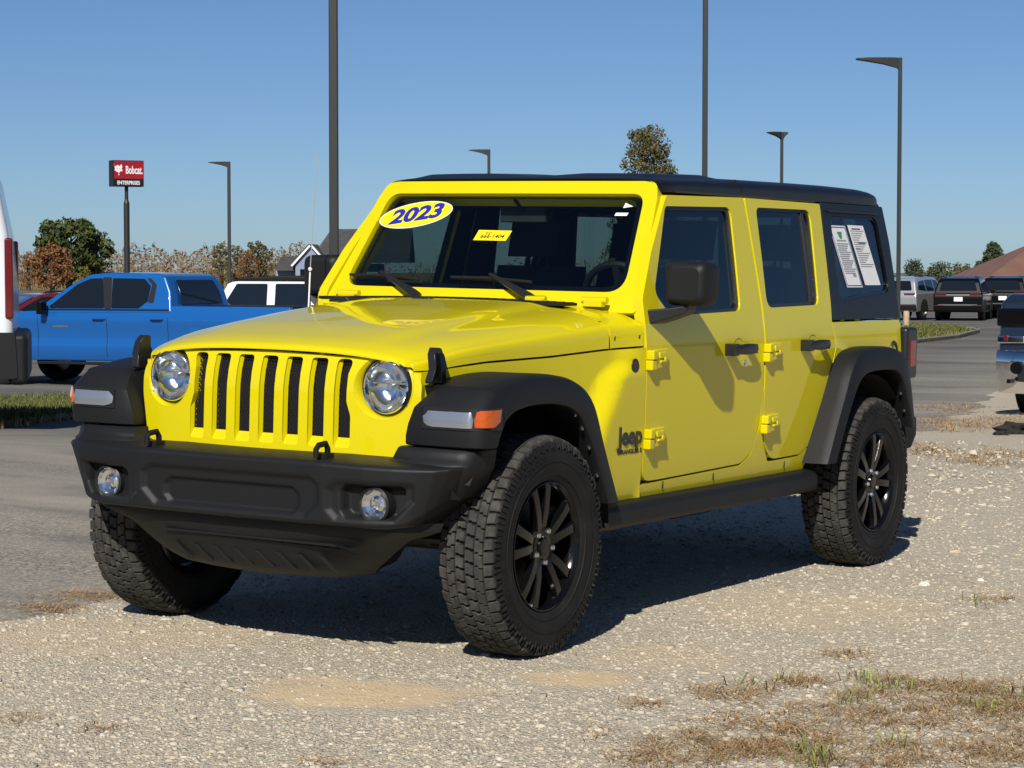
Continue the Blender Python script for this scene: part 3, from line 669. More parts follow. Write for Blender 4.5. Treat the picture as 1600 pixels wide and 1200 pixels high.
# --- rock rails
for s in (-1, 1):
    b = MB(); b.prism([(.775, .478), (.815, .470), (.832, .452), (.834, .400), (.822, .382), (.78, .378), (.70, .385), (.70, .478)], lambda y, z, d: (d, s*y, z), -.50, -2.50); b.obj('rock_rail', M['plastic'], jeep, bevel=.008, seg=2)
# --- front bumper (height field on a swept front)
def bx(y):
    a = abs(y); return interp(a, [(0, .672), (.40, .670), (.46, .664), (.56, .652), (.66, .628), (.74, .600), (.80, .572), (.835, .540), (.858, .495), (.868, .45), (.872, .40)])
def btop(y): a = abs(y); return interp(a, [(0, .702), (.36, .704), (.60, .698), (.80, .694), (.89, .70)])
def bbot(y): a = abs(y); return interp(a, [(0, .478), (.44, .480), (.60, .478), (.72, .492), (.80, .53), (.89, .59)])
def inside(poly, y, z):
    """signed inset distance (positive inside) of a convex polygon"""
    d = 9.
    for (a, c), (e, g) in zip(poly, poly[1:]+poly[:1]):
        L = math.hypot(e-a, g-c); d = min(d, ((e-a)*(z-c)-(g-c)*(y-a))/L)
    return d
ctr = [(-.395, .555), (-.33, .496), (.33, .496), (.395, .555), (.395, .625), (.355, .655), (-.355, .655), (-.395, .625)]
cin = [(-.30, .54), (-.27, .508), (.27, .508), (.30, .54), (.30, .585), (.27, .612), (-.27, .612), (-.30, .585)]
fgo = [(.405, .535), (.445, .495), (.67, .500), (.755, .575), (.75, .635), (.73, .648), (.455, .648), (.405, .615)]
fgi = [(.46, .535), (.485, .510), (.66, .512), (.705, .555), (.705, .622), (.69, .632), (.49, .632), (.46, .61)]
def brec(y, z):
    a = abs(y); d = 0
    d += .015*sstep(0, .026, inside(ctr, y, z)); d += .014*sstep(0, .018, inside(cin, y, z))
    d += .013*sstep(0, .030, inside(fgo, a, z))*sstep(.775, .745, a); d += .038*sstep(0, .020, inside(fgi, a, z))
    return d
NYB = 300; rows = []
prof = [(-.13, 1.002), (-.06, 1.004), (-.022, 1.0), (-.010, .988), (-.003, .968)]
for i in range(NYB+1):
    y = -.872+1.744*i/NYB; y = .872*math.sin(math.pi/2*y/.872)*.35+y*.65; X = bx(y); zt, zb = btop(y), bbot(y); h = zt-zb; r = []
    for dx, v in ((-.26, 1.03), (-.09, 1.02), (-.030, 1.0), (-.014, .985), (-.005, .962)): r.append((X+dx, y, zb+h*v))
    for k in range(44):
        v = .93-.86*k/43; z = zb+h*v; r.append((X-brec(y, z)-.012*(1-v), y, z))
    for dx, v in ((-.018, .04), (-.032, .015), (-.055, .0), (-.10, -.004), (-.20, .01)): r.append((X+dx, y, zb+h*v))
    r = [(q[0], q[1]*(1-.085*max(0, min(1, (zt-q[2])/h))*sstep(.62, .87, abs(q[1]))), q[2]) for q in r]
    rows.append(r)
b = MB(); b.grid(rows); n = len(rows[0]); fb = b.obj('front_bumper', M['plastic'], jeep, auto=55)
for s in (-1, 1):   # upper wing step under the flare
    b = MB(); rows = []
    for z, xo, y0, y1 in ((.585, .475, .74, .818), (.64, .500, .70, .850), (.688, .515, .56, .872), (.704, .508, .565, .874), (.712, .488, .57, .876), (.732, .478, .575, .878), (.748, .470, .58, .880), (.752, .452, .58, .874)):
        rows.append([(.32, s*y0, z), (xo, s*y0, z), (xo+.002, s*(y0+.1), z), (xo-.004, s*(y1-.06), z), (xo-.03, s*(y1-.012), z), (xo-.07, s*y1, z), (.32, s*y1, z)])
    b.grid(rows, closed=True, flip=s > 0); b.add(rows[-1], [tuple(range(7))]); b.obj('bumper_wing', M['plastic'], fb, auto=62)
    # fog lamp
    mt = frame((.606, s*.582, .563), (0, 1, 0), (1, 0, 0))
    fl = empty('fog_lamp', (0, 0, 0), jeep)
    b = MB(); b.lathe([(-.04, .064), (.010, .062), (.016, .056), (.008, .052)], 32, mt); b.obj('fog_ring', M['plastic2'], fl)
    b = MB(); b.lathe([(.006, .052), (-.004, .044), (-.010, .030), (-.004, .018), (-.012, .010), (-.012, 0)], 14, mt); b.obj('fog_reflector', M['reflector'], fl, auto=8)
    b = MB(); b.lathe([(.008, .053), (.014, .048), (.019, .034), (.022, .015), (.0225, 0)], 28, mt); b.obj('fog_lens', M['lens'], fl, auto=60)
    b = MB(); b.tube([(.585, s*.37, .680), (.588, s*.37, .738), (.600, s*.37, .756), (.640, s*.37, .752), (.655, s*.37, .738), (.652, s*.37, .712)], .0105, 8); b.box((.60, s*.37, .708), (.05, .036, .03)); b.obj('tow_hook', M['plastic'], fb, auto=40)
# lower valance / skid
def skid():
    b = MB(); rows = []
    for z, x, hw in ((.50, .600, .76), (.47, .604, .75), (.452, .600, .70), (.43, .590, .62), (.38, .570, .545), (.347, .552, .50), (.315, .528, .45), (.288, .49, .41), (.276, .45, .38)):
        rows.append([(x-.06*(abs(u)**4)-.14*max(0, abs(u)-.86)/.14*.6, u*hw, z-.012*(1-abs(u))) for u in [-1+k/12 for k in range(25)]])
    b.grid(rows, flip=True); b.grid([rows[-1], [(.20, p[1]*.9, p[2]+.02) for p in rows[-1]]], flip=True)
    return b.obj('skid_plate', M['plastic'], jeep, auto=30)
sk = skid()
for k in range(8):
    y = -.32+k*.092
    b = MB(); b.prism([(y, .372), (y+.018, .372), (y+.062, .312), (y+.044, .312)], lambda u, v, d: (interp(v, [(.315, .528), (.347, .553), (.38, .571)])-.004+d, u, v-.010), 0, .007); b.obj('skid_slot', M['dark'], sk, smooth=False)
b = MB(); b.prism([(-.34, .405), (.42, .405), (.50, .385), (.44, .399), (.40, .413), (-.34, .413)], lambda u, v, d: (.578+d, u, v), -.02, .012); b.obj('skid_rib', M['plastic'], sk, bevel=.004)
# --- hood latches
for s in (-1, 1):
    la = empty('hood_latch', (0, 0, 0), jeep)
    def yl(z): return interp(z, [(.96, .632), (1.02, .642), (1.085, .628)])
    b = MB(); b.prism(rpoly([(.305, .968), (.400, .962), (.385, 1.01), (.382, 1.062), (.362, 1.086), (.330, 1.084), (.318, 1.04)], .012, 3), lambda u, v, d: (u, s*(yl(v)+d), v), .0, .030); b.obj('latch_body', M['plastic2'], la, bevel=.006)
    b = MB(); b.prism(rpoly([(.330, 1.01), (.368, 1.008), (.366, 1.066), (.338, 1.066)], .008, 3), lambda u, v, d: (u, s*(yl(v)+d), v), .03, .042); b.box((.350, s*(yl(1.0)+.036), .99), (.03, .014, .05)); b.obj('latch_strap', M['gloss'], la, bevel=.004)
# --- mirrors
for s in (-1, 1):
    mi = empty('wing_mirror', (0, 0, 0), jeep)
    b = MB(); rows = []
    for x, k in ((-1.002, .70), (-1.008, .84), (-1.02, .93), (-1.04, .985), (-1.08, 1.0), (-1.12, .98), (-1.135, .95)):
        ring = rpoly([(.812, 1.222, .03), (.990, 1.218, .045), (.994, 1.392, .035), (.806, 1.396, .03)], .03, 5); cy, cz = .900, 1.308; ring = [(y-(.062 if s < 0 else 0), z) for y, z in ring]; cy -= .062 if s < 0 else 0
        rows.append([(x, s*(cy+(y-cy)*k), cz+(z-cz)*k) for y, z in ring])
    b.grid(rows, closed=True, flip=s < 0); b.add(rows[0], [tuple(range(len(rows[0])))]); b.obj('mirror_housing', M['plastic'], mi, auto=50)
    b = MB(); b.add([(x-.001+.006, y, z) for x, y, z in rows[-1]], [tuple(range(len(rows[-1])))]); b.obj('mirror_glass', M['chrome'], mi, smooth=False)
    b = MB(); rows = []
    for u, z0, z1, xa, xb in ((.76, 1.142, 1.202, -.93, -1.07), (.79, 1.150, 1.206, -.95, -1.08), (.84, 1.168, 1.212, -.99, -1.10), (.895, 1.190, 1.222, -1.03, -1.11), (.905, 1.205, 1.226, -1.04, -1.105)):
        rows.append([(xa, s*u, z0), (xa, s*u, z1), (xb, s*u, z1), (xb, s*u, z0)])
    b.grid(rows, closed=True, flip=s > 0); b.add(rows[-1], [(0, 1, 2, 3)]); b.obj('mirror_arm', M['plastic2'], mi, bevel=.006)
# --- antenna on the passenger-side cowl
b = MB(); b.tube([(-.80, -.74, 1.12), (-.81, -.74, 1.32)], .0034, 8); an = b.obj('antenna', M['silver'], jeep)
b = MB(); b.lathe([(-.009, 0), (-.007, .006), (0, .009), (.007, .006), (.009, 0)], 12, frame((-.81, -.74, 1.332), (1, 0, 0), (0, 0, 1))); b.obj('antenna_knob', M['paper'], an)
b = MB(); b.tube([(-.81, -.74, 1.32), (-.848, -.74, 1.82)], [.0022, .0015], 6); b.obj('antenna_mast', M['greyink'], an)
# --- rear bumper, tail lights
b = MB(); rows = []
for y in (-.80, -.78, -.72, .72, .78, .80):
    e = abs(y); xr = -3.80 if e < .75 else (-3.785 if e < .79 else -3.76)
    rows.append([(-3.55, y, .645), (xr+.03, y, .668 if e < .79 else .65), (xr, y, .640), (xr-.003, y, .56), (xr+.06, y, .50), (-3.58, y, .49)])
b.grid(rows, closed=True); b.add(rows[0], [tuple(range(6))]); b.add(rows[-1], [tuple(range(6))[::-1]]); b.obj('rear_bumper', M['plastic'], jeep, bevel=.01)
for s in (-1, 1):
    tlp = empty('tail_light', (0, 0, 0), jeep)
    b = MB(); b.box((-3.622, s*.765, .965), (.14, .12, .25)); b.obj('tail_light_housing', M['plastic2'], tlp, bevel=.018, seg=3)
    b = MB(); b.box((-3.628, s*.822, .965), (.075, .012, .13)); b.obj('tail_light_lens', M['red'], tlp, bevel=.008)
    b = MB(); b.box((-3.692, s*.765, .965), (.012, .085, .17)); b.obj('tail_light_lens', M['red'], tlp, bevel=.006)
# --- chassis
ch = empty('chassis', (0, 0, 0), jeep)
b = MB()
for s in (-1, 1): b.box((-1.6, s*.42, .47), (4.0, .08, .12))
b.box((-1.6, 0, .56), (3.0, 1.2, .08)); b.box((-1.2, 0, .42), (1.0, .6, .16)); b.box((-3.3, 0, .50), (.5, 1.0, .12)); b.box((0.08, 0, .60), (.5, .8, .2)); b.obj('frame_rail', M['dark'], ch, smooth=False)
b = MB()
for cx in (0, -3.008):
    b.tube([(cx, -.74, .385), (cx, .74, .385)], .045, 14); b.lathe([(-.11, .02), (-.07, .12), (0, .15), (.07, .12), (.11, .02)], 20, Matrix.Translation((cx, .16 if cx == 0 else 0, .385)))
b.tube([(.14, -.6, .37), (.14, .6, .40)], .018, 8); b.tube([(-.2, .1, .40), (-2.8, 0, .40)], .035, 10)
for s in (-1, 1): b.tube([(.02, s*.55, .34), (-.75, s*.42, .44)], .028, 8); b.tube([(-3.0, s*.55, .33), (-2.3, s*.42, .45)], .028, 8); b.tube([(.05, s*.50, .36), (-.02, s*.46, .85)], .05, 12); b.tube([(-3.0, s*.5, .36), (-3.0, s*.46, .85)], .045, 12)
b.obj('axle', M['chassis'], ch, auto=40)
b = MB(); b.tube([(-1.9, .40, .36), (-2.25, .40, .36)], .085, 14); b.tube([(-2.25, .40, .36), (-2.9, .45, .42), (-3.5, .5, .42)], .03, 8); b.obj('exhaust', M['chassis'], ch, auto=40)
# --- wheels
TYR, TYC = .391, .800
def tyre_mesh():
    b = MB()
    half = [(.082, .226), (.096, .232), (.104, .246), (.113, .272), (.1175, .302), (.1165, .332), (.111, .352), (.103, .367), (.092, .3745), (.06, .3785), (0, .380)]
    pr = half+[(-a, r) for a, r in half[::-1][1:]]
    b.lathe(pr, 96); carc = len(b.f)
    # raised rings and lettering blocks on the outer side wall
    for s in (1, -1):
        b.lathe([(s*.1178, .300), (s*.1195, .301), (s*.1195, .304), (s*.1178, .305)], 96)
        b.lathe([(s*.107, .252), (s*.110, .253), (s*.1115, .259), (s*.110, .262)], 96)
    n1 = len(b.f)
    N = 54; rnd = random.Random(3)
    def surf(v, h):   # v across tread (y), returns y,r with height h
        r = interp(abs(v), [(0, .380), (.06, .3785), (.092, .3745), (.103, .367)]); return v, r+h*.0135
    def block(poly, th0, h=1.0, inset=.0022):
        cv = sum(p[0] for p in poly)/len(poly); cl = sum(p[1] for p in poly)/len(poly); n = len(poly); vs = []
        for hh, k in ((-.3, 1.0), (.82*h, 1.0), (1.0*h, .0)):
            for v, l in poly:
                if k == 0: d = math.hypot(v-cv, l-cl); q = max(0, 1-inset/d); v, l = cv+(v-cv)*q, cl+(l-cl)*q
                y, r = surf(v, hh); a = th0+l/.39; vs.append((r*math.sin(a), y, r*math.cos(a)))
        fs = [tuple(range(2*n, 3*n))]
        for L in (0, 1): fs += [(L*n+(k+1) % n, L*n+k, (L+1)*n+k, (L+1)*n+(k+1) % n) for k in range(n)]
        b.add(vs, [f[::-1] for f in fs])
    P0 = 2*math.pi*.39/N
    for k in range(N):
        th = 2*math.pi*k/N; L = P0*.44
        for row, (v0, v1, off) in enumerate(((-.036, -.0035, 0), (.0035, .036, .5))):     # two centre zig-zag ribs
            o = off*P0; z = .007
            block([(v0, o-L), ((v0+v1)/2-.003, o-L), ((v0+v1)/2+.003, o-L+z), (v1, o-L+z), (v1, o+L), ((v0+v1)/2+.003, o+L), ((v0+v1)/2-.003, o+L-z+.003), (v0, o+L-z+.003)], th)
        for row, (v0, v1, off, sg) in enumerate(((-.0715, -.0405, .35, 1), (.0405, .0715, .85, -1))):   # intermediate
            o = off*P0; z = .006*sg
            block([(v0, o-L+z), ((v0+v1)/2, o-L+z), ((v0+v1)/2+.004, o-L-z*.3), (v1, o-L-z*.3), (v1, o+L-z*.4), ((v0+v1)/2+.003, o+L-z*.4), ((v0+v1)/2, o+L+z), (v0, o+L+z)], th)
        for v0, v1, off in ((-.106, -.076, 0.05), (.076, .106, .55)):
            o = off*P0; L2 = P0*.42; sgn = 1 if v0 > 0 else -1; oo = v1 if sgn > 0 else v0; ii = v0 if sgn > 0 else v1; ex = .006*((k % 2)*2-1)*.5
            poly = [(ii, o-L2), (oo+sgn*ex, o-L2-.002), (oo+sgn*ex, o+L2-.004), (ii, o+L2)]
            if sgn < 0: poly = poly[::-1]
            block(poly, th)
    tread_end = len(b.f)
    # side biters
    for k in range(N*2):
        th = 2*math.pi*(k+.3)/(N*2)
        for s in (-1, 1):
            r1, r0 = .372, (.336 if k % 2 else .346); wd = .0052
            def P(y, r, l): a = th+l/.36; return (r*math.sin(a), s*y, r*math.cos(a))
            vs = [P(.112, r0, -wd*.8), P(.112, r0, wd*.8), P(.098, r1, wd), P(.098, r1, -wd), P(.1205-.003*(k % 2), r0+.006, -wd*.6), P(.1205-.003*(k % 2), r0+.006, wd*.6), P(.1105, r1-.002, wd*.8), P(.1105, r1-.002, -wd*.8)]
            b.add(vs, [(4, 5, 6, 7), (0, 1, 5, 4), (1, 2, 6, 5), (2, 3, 7, 6), (3, 0, 4, 7)])
    # raised lettering strips
    for k0 in (0, 24, 48, 72):
        for j in range(9):
            th = rad(k0*3.75+j*5.2+10)
            for s in (1, -1):
                def P(y, r, l): a = th+l/.33; return (r*math.sin(a), s*y, r*math.cos(a))
                w2 = .009
                for (ra, rb_, la, lb) in ((.311, .333, -w2, -w2+.004), (.311, .315, -w2, w2), (.329, .333, -w2, w2) if j % 3 else (.320, .324, -w2, w2), (.311, .333, w2-.004, w2) if j % 2 else (.311, .322, w2-.004, w2)):
                    b.add([P(.1165, ra, la), P(.1165, ra, lb), P(.1165, rb_, lb), P(.1165, rb_, la), P(.1192, ra, la), P(.1192, ra, lb), P(.1182, rb_, lb), P(.1182, rb_, la)], [(4, 5, 6, 7), (0, 1, 5, 4), (1, 2, 6, 5), (2, 3, 7, 6), (3, 0, 4, 7)])
    midx = [0]*n1+[1]*(tread_end-n1)+[0]*(len(b.f)-tread_end)
    return b, midx
tb, tmi = tyre_mesh()
wheel0 = empty('wheel', (0, 0, 0), jeep)
tyre0 = mesh_obj('tyre', tb.v, tb.f, None, wheel0, auto=35, mats=[M['rubber'], M['tread']], midx=tmi)
b = MB(); b.lathe([(.094, .230), (.099, .228), (.100, .224), (.092, .219), (.086, .214), (.060, .208), (-.03, .200), (-.09, .205), (-.096, .226), (-.09, .230)], 72); rim0 = b.obj('rim', M['gloss'], wheel0, auto=30)
b = MB()
for k in range(5):
    a0 = 2*math.pi*k/5+rad(8)
    for sg in (-1, 1):
        secs = []
        for r, an, wd, y0, dp in ((.040, 8, .020, .074, .030), (.075, 11.5, .021, .083, .032), (.12, 12.0, .0215, .089, .028), (.17, 12.2, .0215, .091, .024), (.205, 12.6, .024, .090, .022), (.222, 13, .028, .088, .018)):
            a = a0+sg*rad(an)*(1 if r > .05 else 1.6); tg = (math.cos(a), 0, -math.sin(a)); c = (r*math.sin(a), 0, r*math.cos(a))
            secs.append([(c[0]+tg[0]*wd*q, yy, c[2]+tg[2]*wd*q) for q, yy in ((-1, y0-dp), (-.75, y0), (.75, y0), (1, y0-dp))])
        b.grid(secs, closed=True)
b.obj('spokes', M['gloss'], wheel0, bevel=.003, seg=2)
b = MB(); b.lathe([(.04, .075), (.068, .072), (.078, .060), (.080, .035), (.086, .033), (.090, .028), (.091, 0)], 40); b.obj('hub_cap', M['gloss'], wheel0, auto=30)
for k in range(5):
    a = 2*math.pi*(k+.5)/5+rad(8); b = MB(); b.lathe([(.060, .0125), (.086, .0120), (.092, .009), (.093, 0)], 6, Matrix.Translation((.058*math.sin(a), 0, .058*math.cos(a)))); b.obj('lug_nut', M['alu'], wheel0, auto=20)
b = MB(); b.lathe([(.02, .06), (.022, .165), (.0, .165), (-.002, .06)], 48); b.obj('brake_disc', M['chassis'], wheel0, auto=30)
b = MB(); b.lathe([(-.045, .199), (-.05, .05), (-.09, .04)], 40); b.obj('dust_shield', M['dark'], wheel0, auto=30)
b = MB(); b.box((-.12, .01, .06), (.09, .09, .14)); b.obj('brake_caliper', M['dark'], wheel0, bevel=.01)
def copy_tree(o, parent, **kw):
    c = o.copy(); COL.objects.link(c); c.parent = parent
    for ch_ in o.children: copy_tree(ch_, c)
    return c
wheels = [wheel0]+[copy_tree(wheel0, jeep) for _ in range(4)]
for wq, (x, y, z, rz, spin) in zip(wheels, ((0, TYC, .387, 0, 0), (-3.008, TYC, .387, 0, .9), (0, -.772, .387, math.pi, .4), (-3.008, -TYC, .387, math.pi, .2), (-3.71, 0, .98, math.pi/2, .3))):
    wq.matrix_local = Matrix.Translation((x, y, z)) @ Matrix.Rotation(rz, 4, 'Z') @ Matrix.Rotation(spin, 4, 'Y')
# --- interior
it = empty('interior', (0, 0, 0), jeep)
b = MB(); b.prism([(-1.0, 1.235), (-1.35, 1.225), (-1.42, 1.19), (-1.42, 1.02), (-1.30, .80), (-.95, .80)], lambda u, v, d: (u, d, v), -.67, .67); b.box((-1.40, .37, 1.245), (.12, .36, .05)); b.obj('dashboard', M['interior'], it, bevel=.02)
b = MB(); c = Vector((-1.52, .37, 1.215)); ax = Vector((-.86, 0, .5)).normalized(); u_ = Vector((0, 1, 0)); v_ = ax.cross(u_)
b.tube([c+(u_*math.cos(a)+v_*math.sin(a))*.185 for a in [2*math.pi*k/36 for k in range(37)]], .016, 8, False)
b.tube([c-u_*.18, c-ax*.03, c+u_*.18], .02, 6); b.tube([c-ax*.03, c-v_*.18], .022, 6); b.tube([c-ax*.03, c-ax*.25], .04, 8); b.obj('steering_wheel', M['plastic'], it)
def seat(y, x, wd=.50):
    b = MB(); b.box((x, y, .78), (.52, wd, .16)); 
    b.prism([(-.22, .80), (-.06, .82), (-.18, 1.36), (-.28, 1.36)], lambda u, v, d: (x+u, y+d*(1 if v < 1.2 else .82), v), -wd/2, wd/2)
    b.prism([(-.20, 1.40), (-.12, 1.40), (-.16, 1.57), (-.24, 1.57)], lambda u, v, d: (x+u-.02, y+d, v), -.13, .13)
    b.tube([(x-.2, y-.05, 1.34), (x-.2, y-.05, 1.43)], .008, 6); b.tube([(x-.2, y+.05, 1.34), (x-.2, y+.05, 1.43)], .008, 6)
    b.obj('seat', M['seat'], it, bevel=.03, seg=3)
seat(.37, -1.85); seat(-.37, -1.85); seat(.34, -2.75, .5); seat(-.34, -2.75, .5)
b = MB()
for s in (-1, 1):
    b.tube([(-1.24, s*.60, 1.60), (-1.9, s*.60, 1.64), (-2.05, s*.60, 1.645), (-3.2, s*.58, 1.64), (-3.48, s*.60, 1.2)], .03, 8); b.tube([(-2.03, s*.60, 1.65), (-2.03, s*.66, 1.0)], .032, 8)
b.tube([(-2.03, -.6, 1.645), (-2.03, .6, 1.645)], .032, 8); b.tube([(-3.2, -.58, 1.64), (-3.2, .58, 1.64)], .03, 8); b.obj('sport_bar', M['interior'], it)
b = MB(); b.box((-1.30, .0, 1.575), (.03, .22, .065)); b.tube([(-1.22, 0, 1.64), (-1.30, 0, 1.59)], .012, 6); b.obj('inside_mirror', M['interior'], it, bevel=.012)
b = MB(); b.box((-2.0, 0, .62), (2.9, 1.36, .06)); b.box((-2.42, 0, 1.672), (2.1, 1.1, .006)); b.obj('floor_pan', M['interior'], it, smooth=False)
# --- stickers, papers, badges
def wpl(y, z, o=-.004): return wmap(y, z, 0, o)
def stick(cy, cz, o=-.012):
    p = Vector(wmap(cy, cz, 0, o)); p2 = Vector(wmap(cy, cz+.05, 0, o)); p3 = Vector(wmap(cy+.05, cz, 0, o))
    return p, (p3-p).normalized(), (p2-p).normalized()
p, ex, ey = stick(-.445, 1.575); ang = rad(9.5); e1 = ex*math.cos(ang)+ey*math.sin(ang); e2 = ey*math.cos(ang)-ex*math.sin(ang); mt = frame(p, e1, e2)
def ell_obj(nm, a, c_, m, z, par): 
    b = MB(); b.add([(a*math.cos(2*math.pi*k/64), c_*math.sin(2*math.pi*k/64), z) for k in range(64)], [tuple(range(64))], mt); return b.obj(nm, m, par, smooth=False)
stk = ell_obj('year_sticker', .182, .066, M['paper'], 0, jeep)
ell_obj('sticker_field', .178, .0625, M['stickeryellow'], .0006, stk); ell_obj('sticker_line', .1735, .0585, M['blueink'], .0009, stk); ell_obj('sticker_field', .172, .0572, M['stickeryellow'], .0012, stk)
text_mesh('sticker_text', '2023', .098, mt @ Matrix.Translation((0, 0, .0016)), M['blueink'], stk, .0004, .22, .0042, sx=1.32)
p, ex, ey = stick(-.022, 1.492); mt = frame(p, ex, ey)
b = MB(); b.add([(-.082, -.025, 0), (.075, -.026, 0), (.088, .024, 0), (-.072, .026, 0)], [(0, 1, 2, 3)], mt); tgq = b.obj('stock_tag', M['stickeryellow'], jeep, smooth=False)
text_mesh('tag_text', '666-1404', .026, mt @ Matrix.Translation((.003, -.006, .001)), M['ink'], tgq, .0002, .2, .0004, sx=1.15)
text_mesh('tag_text', '6cyl', .018, mt @ Matrix.Translation((-.02, .012, .001)), M['ink'], tgq, .0002, .2, 0)
for (cy, cz, pl_) in ((.545, 1.612, [(-.01, .022), (.028, .004), (-.014, -.004)]), (.535, 1.583, [(-.030, -.007), (.024, -.007), (.028, .008), (-.026, .008)])):
    p, ex, ey = stick(cy, cz); b = MB(); b.add([(u, v, 0) for u, v in pl_], [tuple(range(len(pl_)))], frame(p, ex, ey)); b.obj('window_sticker', M['paper'], jeep, smooth=False)
# price papers on the left quarter window
def paper(x0, x1, z0, z1, sk_, nm):
    def sp(u, v, o): x = x0+(x1-x0)*u+sk_*(v-1); z = z0+(z1-z0)*v; return (x, SY(z)-.010+o, z)
    b = MB(); b.add([sp(0, 0, 0), sp(1, 0, 0), sp(1, 1, 0), sp(0, 1, 0)], [(0, 1, 2, 3)]); o = b.obj(nm, M['paper'], jeep, smooth=False)
    return sp, o
def bars(sp, o, lst, m, nm='printed_line'):
    b = MB()
    for u0, u1, v0, v1 in lst: b.add([sp(u0, v0, .0006), sp(u1, v0, .0006), sp(u1, v1, .0006), sp(u0, v1, .0006)], [(0, 1, 2, 3)])
    b.obj(nm, m, o, smooth=False)
sp, o = paper(-2.870, -3.055, 1.285, 1.570, .095, 'window_form')
bars(sp, o, [(.03, .97, .965, .98), (.03, .97, .02, .035), (.03, .06, .02, .98), (.94, .97, .02, .98)], M['blueink'], 'form_border')
bars(sp, o, [(.12+.02*(k % 3), .88-.07*(k % 4), .70-.034*k, .715-.034*k) for k in range(15)]+[(.2, .8, .75, .77), (.6, .8, .17, .24)], M['greyink'])
bars(sp, o, [(.40, .62, .82, .87), (.44, .58, .79, .82), (.36, .66, .87, .90)], M['green'], 'form_logo')
sp, o = paper(-3.085, -3.275, 1.295, 1.575, .100, 'window_form')
bars(sp, o, [(.08+.02*(k % 2), .92-.11*(k % 5), .90-.037*k, .912-.037*k) for k in range(17)], M['greyink'])
bars(sp, o, [(.2, .75, .93, .95), (.1, .4, .60, .615), (.35, .8, .70, .715)], M['ink'])
bm_ = lambda x, z, o=.0: frame((x, SY(z)+o, z), (-1, 0, 0), (0, 0, 1))
text_mesh('name_badge', 'Jeep', .098, bm_(-.795, .722, .002), M['ink'], jeep, .0012, 0, .0028, sx=1.14)
text_mesh('name_badge', 'WRANGLER S', .024, bm_(-.795, .664, .001), M['ink'], jeep, .0006, 0, .0007, sx=1.35)
b = MB(); b.lathe([(0, .028), (.004, .027), (.005, .024), (.003, .022), (.003, 0)], 28, frame((-.825, fendmap(1)(-.825, .992, 0)[1]+.006, .992), (1, 0, 0), (0, 1, 0))); b.obj('round_badge', M['plastic2'], jeep)
for x, z in ((-.742, 1.095), (-.885, 1.100)):
    b = MB(); b.lathe([(0, .010), (.004, .009), (.004, 0)], 12, frame((x, interp(x, WH)-.004, z), (1, 0, 0), (0, 1, 0))); b.obj('cowl_plug', M['plastic2'], cowl)

# ================================================================== BACKGROUND VEHICLES
def profile_body(poly, hw, m, name, parent, bevel=.05, seg=3, tum=0, zb=1.0, flat=False):
    """side profile (x,z) drawn out across the width, leaning in above zb"""
    n = len(poly); vs = []
    for s in (-1, 1):
        for x, z in poly: vs.append((x, s*(hw-tum*max(0, z-zb)), z))
    fs = [tuple(range(n)), tuple(range(2*n-1, n-1, -1))]+[((k+1) % n, k, n+k, n+(k+1) % n) for k in range(n)]
    o = mesh_obj(name, vs, fs, m, parent, bevel=bevel, seg=seg, auto=30)
    bm = bmesh.new(); bm.from_mesh(o.data); bmesh.ops.recalc_face_normals(bm, faces=bm.faces[:]); bm.to_mesh(o.data); bm.free()
    return o
def side_panel(poly, hw, tum, zb, m, name, parent, s, off=.006, th=.01):
    return plate(name, rpoly(poly, .03, 3), [], th, lambda x, z, d: (x, s*(hw-tum*max(0, z-zb)+off-d), z), m, parent, bevel=.003)
def simple_wheel(parent, x, y, r, wd=.24, rim='alu', s=1):
    wq = empty('wheel', (x, y, r), parent)
    b = MB(); h = wd/2; b.lathe([(h*.8, r*.60), (h, r*.70), (h*.97, r*.88), (h*.8, r*.98), (-h*.8, r*.98), (-h, r*.85), (-h*.8, r*.55)], 32); b.obj('tyre', M['rubber'], wq, auto=45)
    b = MB(); ss_ = 1 if s > 0 else -1
    b.lathe([(ss_*h*.80, r*.62), (ss_*h*.86, r*.60), (ss_*h*.5, r*.56), (ss_*h*.3, r*.10)], 32)
    for k in range(6):
        a = k*math.pi/3; secs = []
        for q, wdt in ((.10, .14), (.35, .09), (.60, .07)):
            c = (q*r*math.sin(a), q*r*math.cos(a)); tg = (math.cos(a)*wdt*r, -math.sin(a)*wdt*r)
            secs.append([(c[0]-tg[0], ss_*h*.55, c[1]-tg[1]), (c[0]-tg[0]*.8, ss_*h*.80, c[1]-tg[1]*.8), (c[0]+tg[0]*.8, ss_*h*.80, c[1]+tg[1]*.8), (c[0]+tg[0], ss_*h*.55, c[1]+tg[1])])
        b.grid(secs)
    b.lathe([(ss_*h*.5, r*.16), (ss_*h*.85, r*.15), (ss_*h*.87, 0)], 16); b.obj('rim', M[rim], wq, auto=35)
    return wq
def place(root, P, heading, sx=1):
    """heading: horizontal unit vector of the vehicle's nose"""
    h = Vector((heading.x, heading.y, 0)).normalized(); root.matrix_world = Matrix.Translation((P.x, P.y, gz(P.x, P.y))) @ Matrix((h, Vector((0, 0, 1)).cross(h), (0, 0, 1))).transposed().to_4x4() @ Matrix.Diagonal((sx, 1, 1, 1))
def heading(deg):   # 0 = away from camera, positive = to the left
    a = rad(deg); return FH*math.cos(a)-RT*math.sin(a)
def car_paint(name, col, metal=.3): return mat(name, col, .3, metal, 1.0)
M['darkred'] = mat('dark_red_lens', (.12, .006, .008), .2, 0, .8); M['bluepaint'] = car_paint('blue_paint', (.006, .105, .37), .2); M['whitepaint'] = mat('white_paint', (.72, .73, .74), .35, 0, .8); M['vanwhite'] = mat('van_white', (.62, .64, .68), .4, 0, .6)
